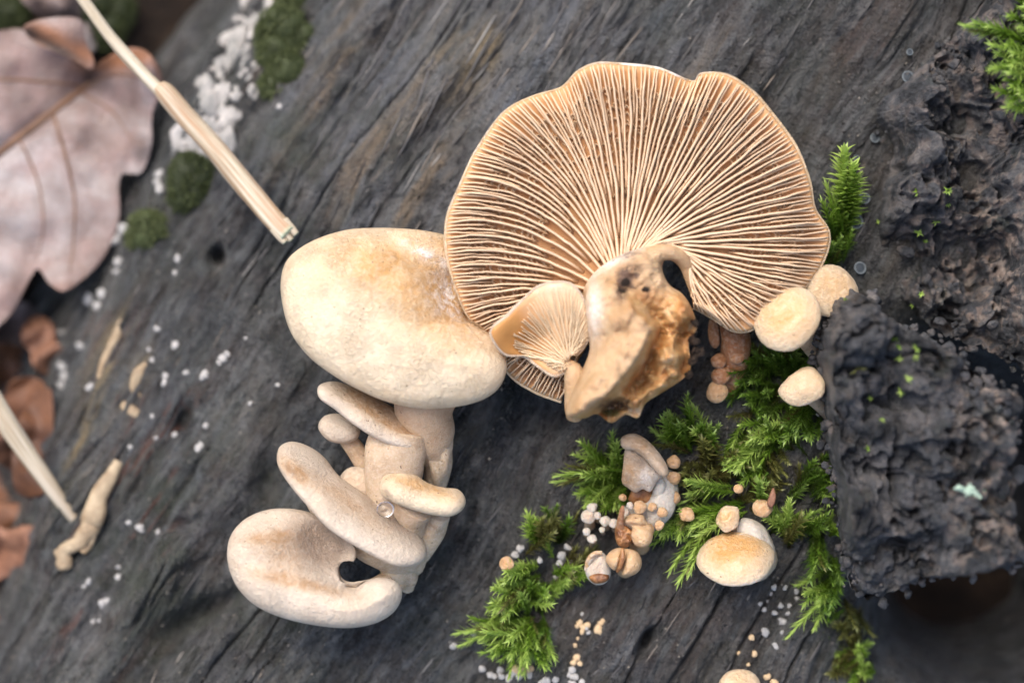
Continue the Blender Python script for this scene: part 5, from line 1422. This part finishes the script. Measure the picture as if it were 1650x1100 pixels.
# tan root-like splinter
rs = thing('wood_splinter', 'knobbly tan splinter branching over the wood by the lower straw', 'splinter', ground_pt(150, 840))
def lump(pts, seed, lift=.1):
    pp = []
    for px, py, r in pts:
        g = ground_pt(px, py); pp.append((g.x, g.y, g.z + lift, r / 100))
    V, F, G = tube(pp, 40, 12, seed=seed, amp=.22, freq=.7, flat=.55)
    z0 = np.zeros(len(V)); part('limb', V, F, M['tan_wood'], rs, dict(grain=G))
lump([(192, 742, 8), (178, 768, 12), (160, 800, 15), (152, 835, 20), (150, 865, 10)], 1)
lump([(150, 845, 15), (130, 870, 12), (108, 885, 11), (92, 892, 9)], 2)
lump([(104, 885, 10), (106, 905, 15), (112, 915, 8)], 3)
lump([(150, 850, 10), (143, 875, 9), (135, 890, 6)], 4)
for lab, pts, sd in [('cream wood fibre patch on the left of the log, upper', [(196, 515, 5), (186, 545, 9), (170, 580, 8), (160, 610, 5)], 5), ('cream wood flake on the log right of the fibre patch', [(236, 585, 5), (224, 600, 11), (218, 622, 9), (226, 645, 5)], 6), ('tan knot flake below the cream flake', [(196, 650, 6), (210, 660, 10), (222, 668, 7)], 7)]:
    pp = []
    for px, py, r in pts:
        g = ground_pt(px, py); pp.append((g.x, g.y, g.z, r / 100))
    V, F, G = tube(pp, 30, 10, seed=sd, amp=.25, flat=.35, freq=.6)
    t = thing('wood_flake', lab, 'wood flake', pp[1][:3])
    part('flake', V, F, M['tan_wood'], t)

# orange-brown leaves in the litter at the left edge
for lab, out, c, z in [('wet orange brown leaf standing on edge behind the lower straw', [(20, 720), (40, 660), (78, 625), (86, 660), (84, 720), (80, 780), (60, 800), (25, 790)], (55, 720), -2.6),
                       ('dark red brown leaf curled in the litter at the left photo edge', [(-40, 820), (10, 810), (50, 815), (66, 840), (50, 880), (10, 905), (-50, 910)], (5, 860), -2.7),
                       ('orange brown leaf under the lower straw at the photo edge', [(-60, 760), (0, 745), (45, 760), (60, 790), (30, 806), (-50, 806)], (0, 780), -2.9)]:
    z = ground_pt(*c).z + .35
    t = thing('litter_leaf', lab, 'leaf', W(c[0], c[1], z - .3))
    lobe('blade', ring_keys(out, c), (lambda zz: lambda px, py: zz + .5 * fbm(px / 70, py / 70, 2, int(zz * 10)) + .006 * (px - 40))(z), .02, .02, 5, M['orange_leaf'], t, nT=90, nS=24, closed=True)

rl = random.Random(5)
for i, (px, py, r, col, lab) in enumerate([(12, 600, 55, 'orange_leaf', 'brown leaf scrap in the litter below the oak leaf tip'), (70, 560, 40, 'twig', 'small dull leaf scrap in the dark gap by the oak leaf'), (30, 690, 60, 'orange_leaf', 'broad russet leaf behind the lower straw'),
                                        (20, 890, 60, 'twig', 'dull brown leaf lying lowest in the litter at the left edge'), (-10, 960, 60, 'orange_leaf', 'russet leaf cut by the left photo edge near the bottom'), (20, 560, 60, 'oak', 'greyish dead leaf in shade under the oak leaf'), (-20, 640, 70, 'oak', 'pale dead leaf cut by the left photo edge above the straw'),
                                        (110, 20, 60, 'oak', 'dead leaf far below behind the oak leaf top')]):
    b = ground_pt(px, py, .12)
    out = []
    for k in range(11):
        a = k / 11 * 6.283; q = r * (1 + .3 * math.cos(2 * (a - i)) + rl.uniform(-.18, .18))
        out.append((px + q * math.cos(a), py + q * math.sin(a)))
    t = thing('litter_leaf', lab, 'leaf', b)
    zz = b.z + .2
    lobe('blade', ring_keys(out, (px, py)), lambda x, y: zz + .45 * fbm(x / 50 + i, y / 50, 2, 60 + i) + .004 * (px - x) * math.cos(i), .02, .02, 5, M[col], t, nT=70, nS=18, closed=True, extra=dict(dirt_dark=lambda x, y: 0.35 + 0 * x))
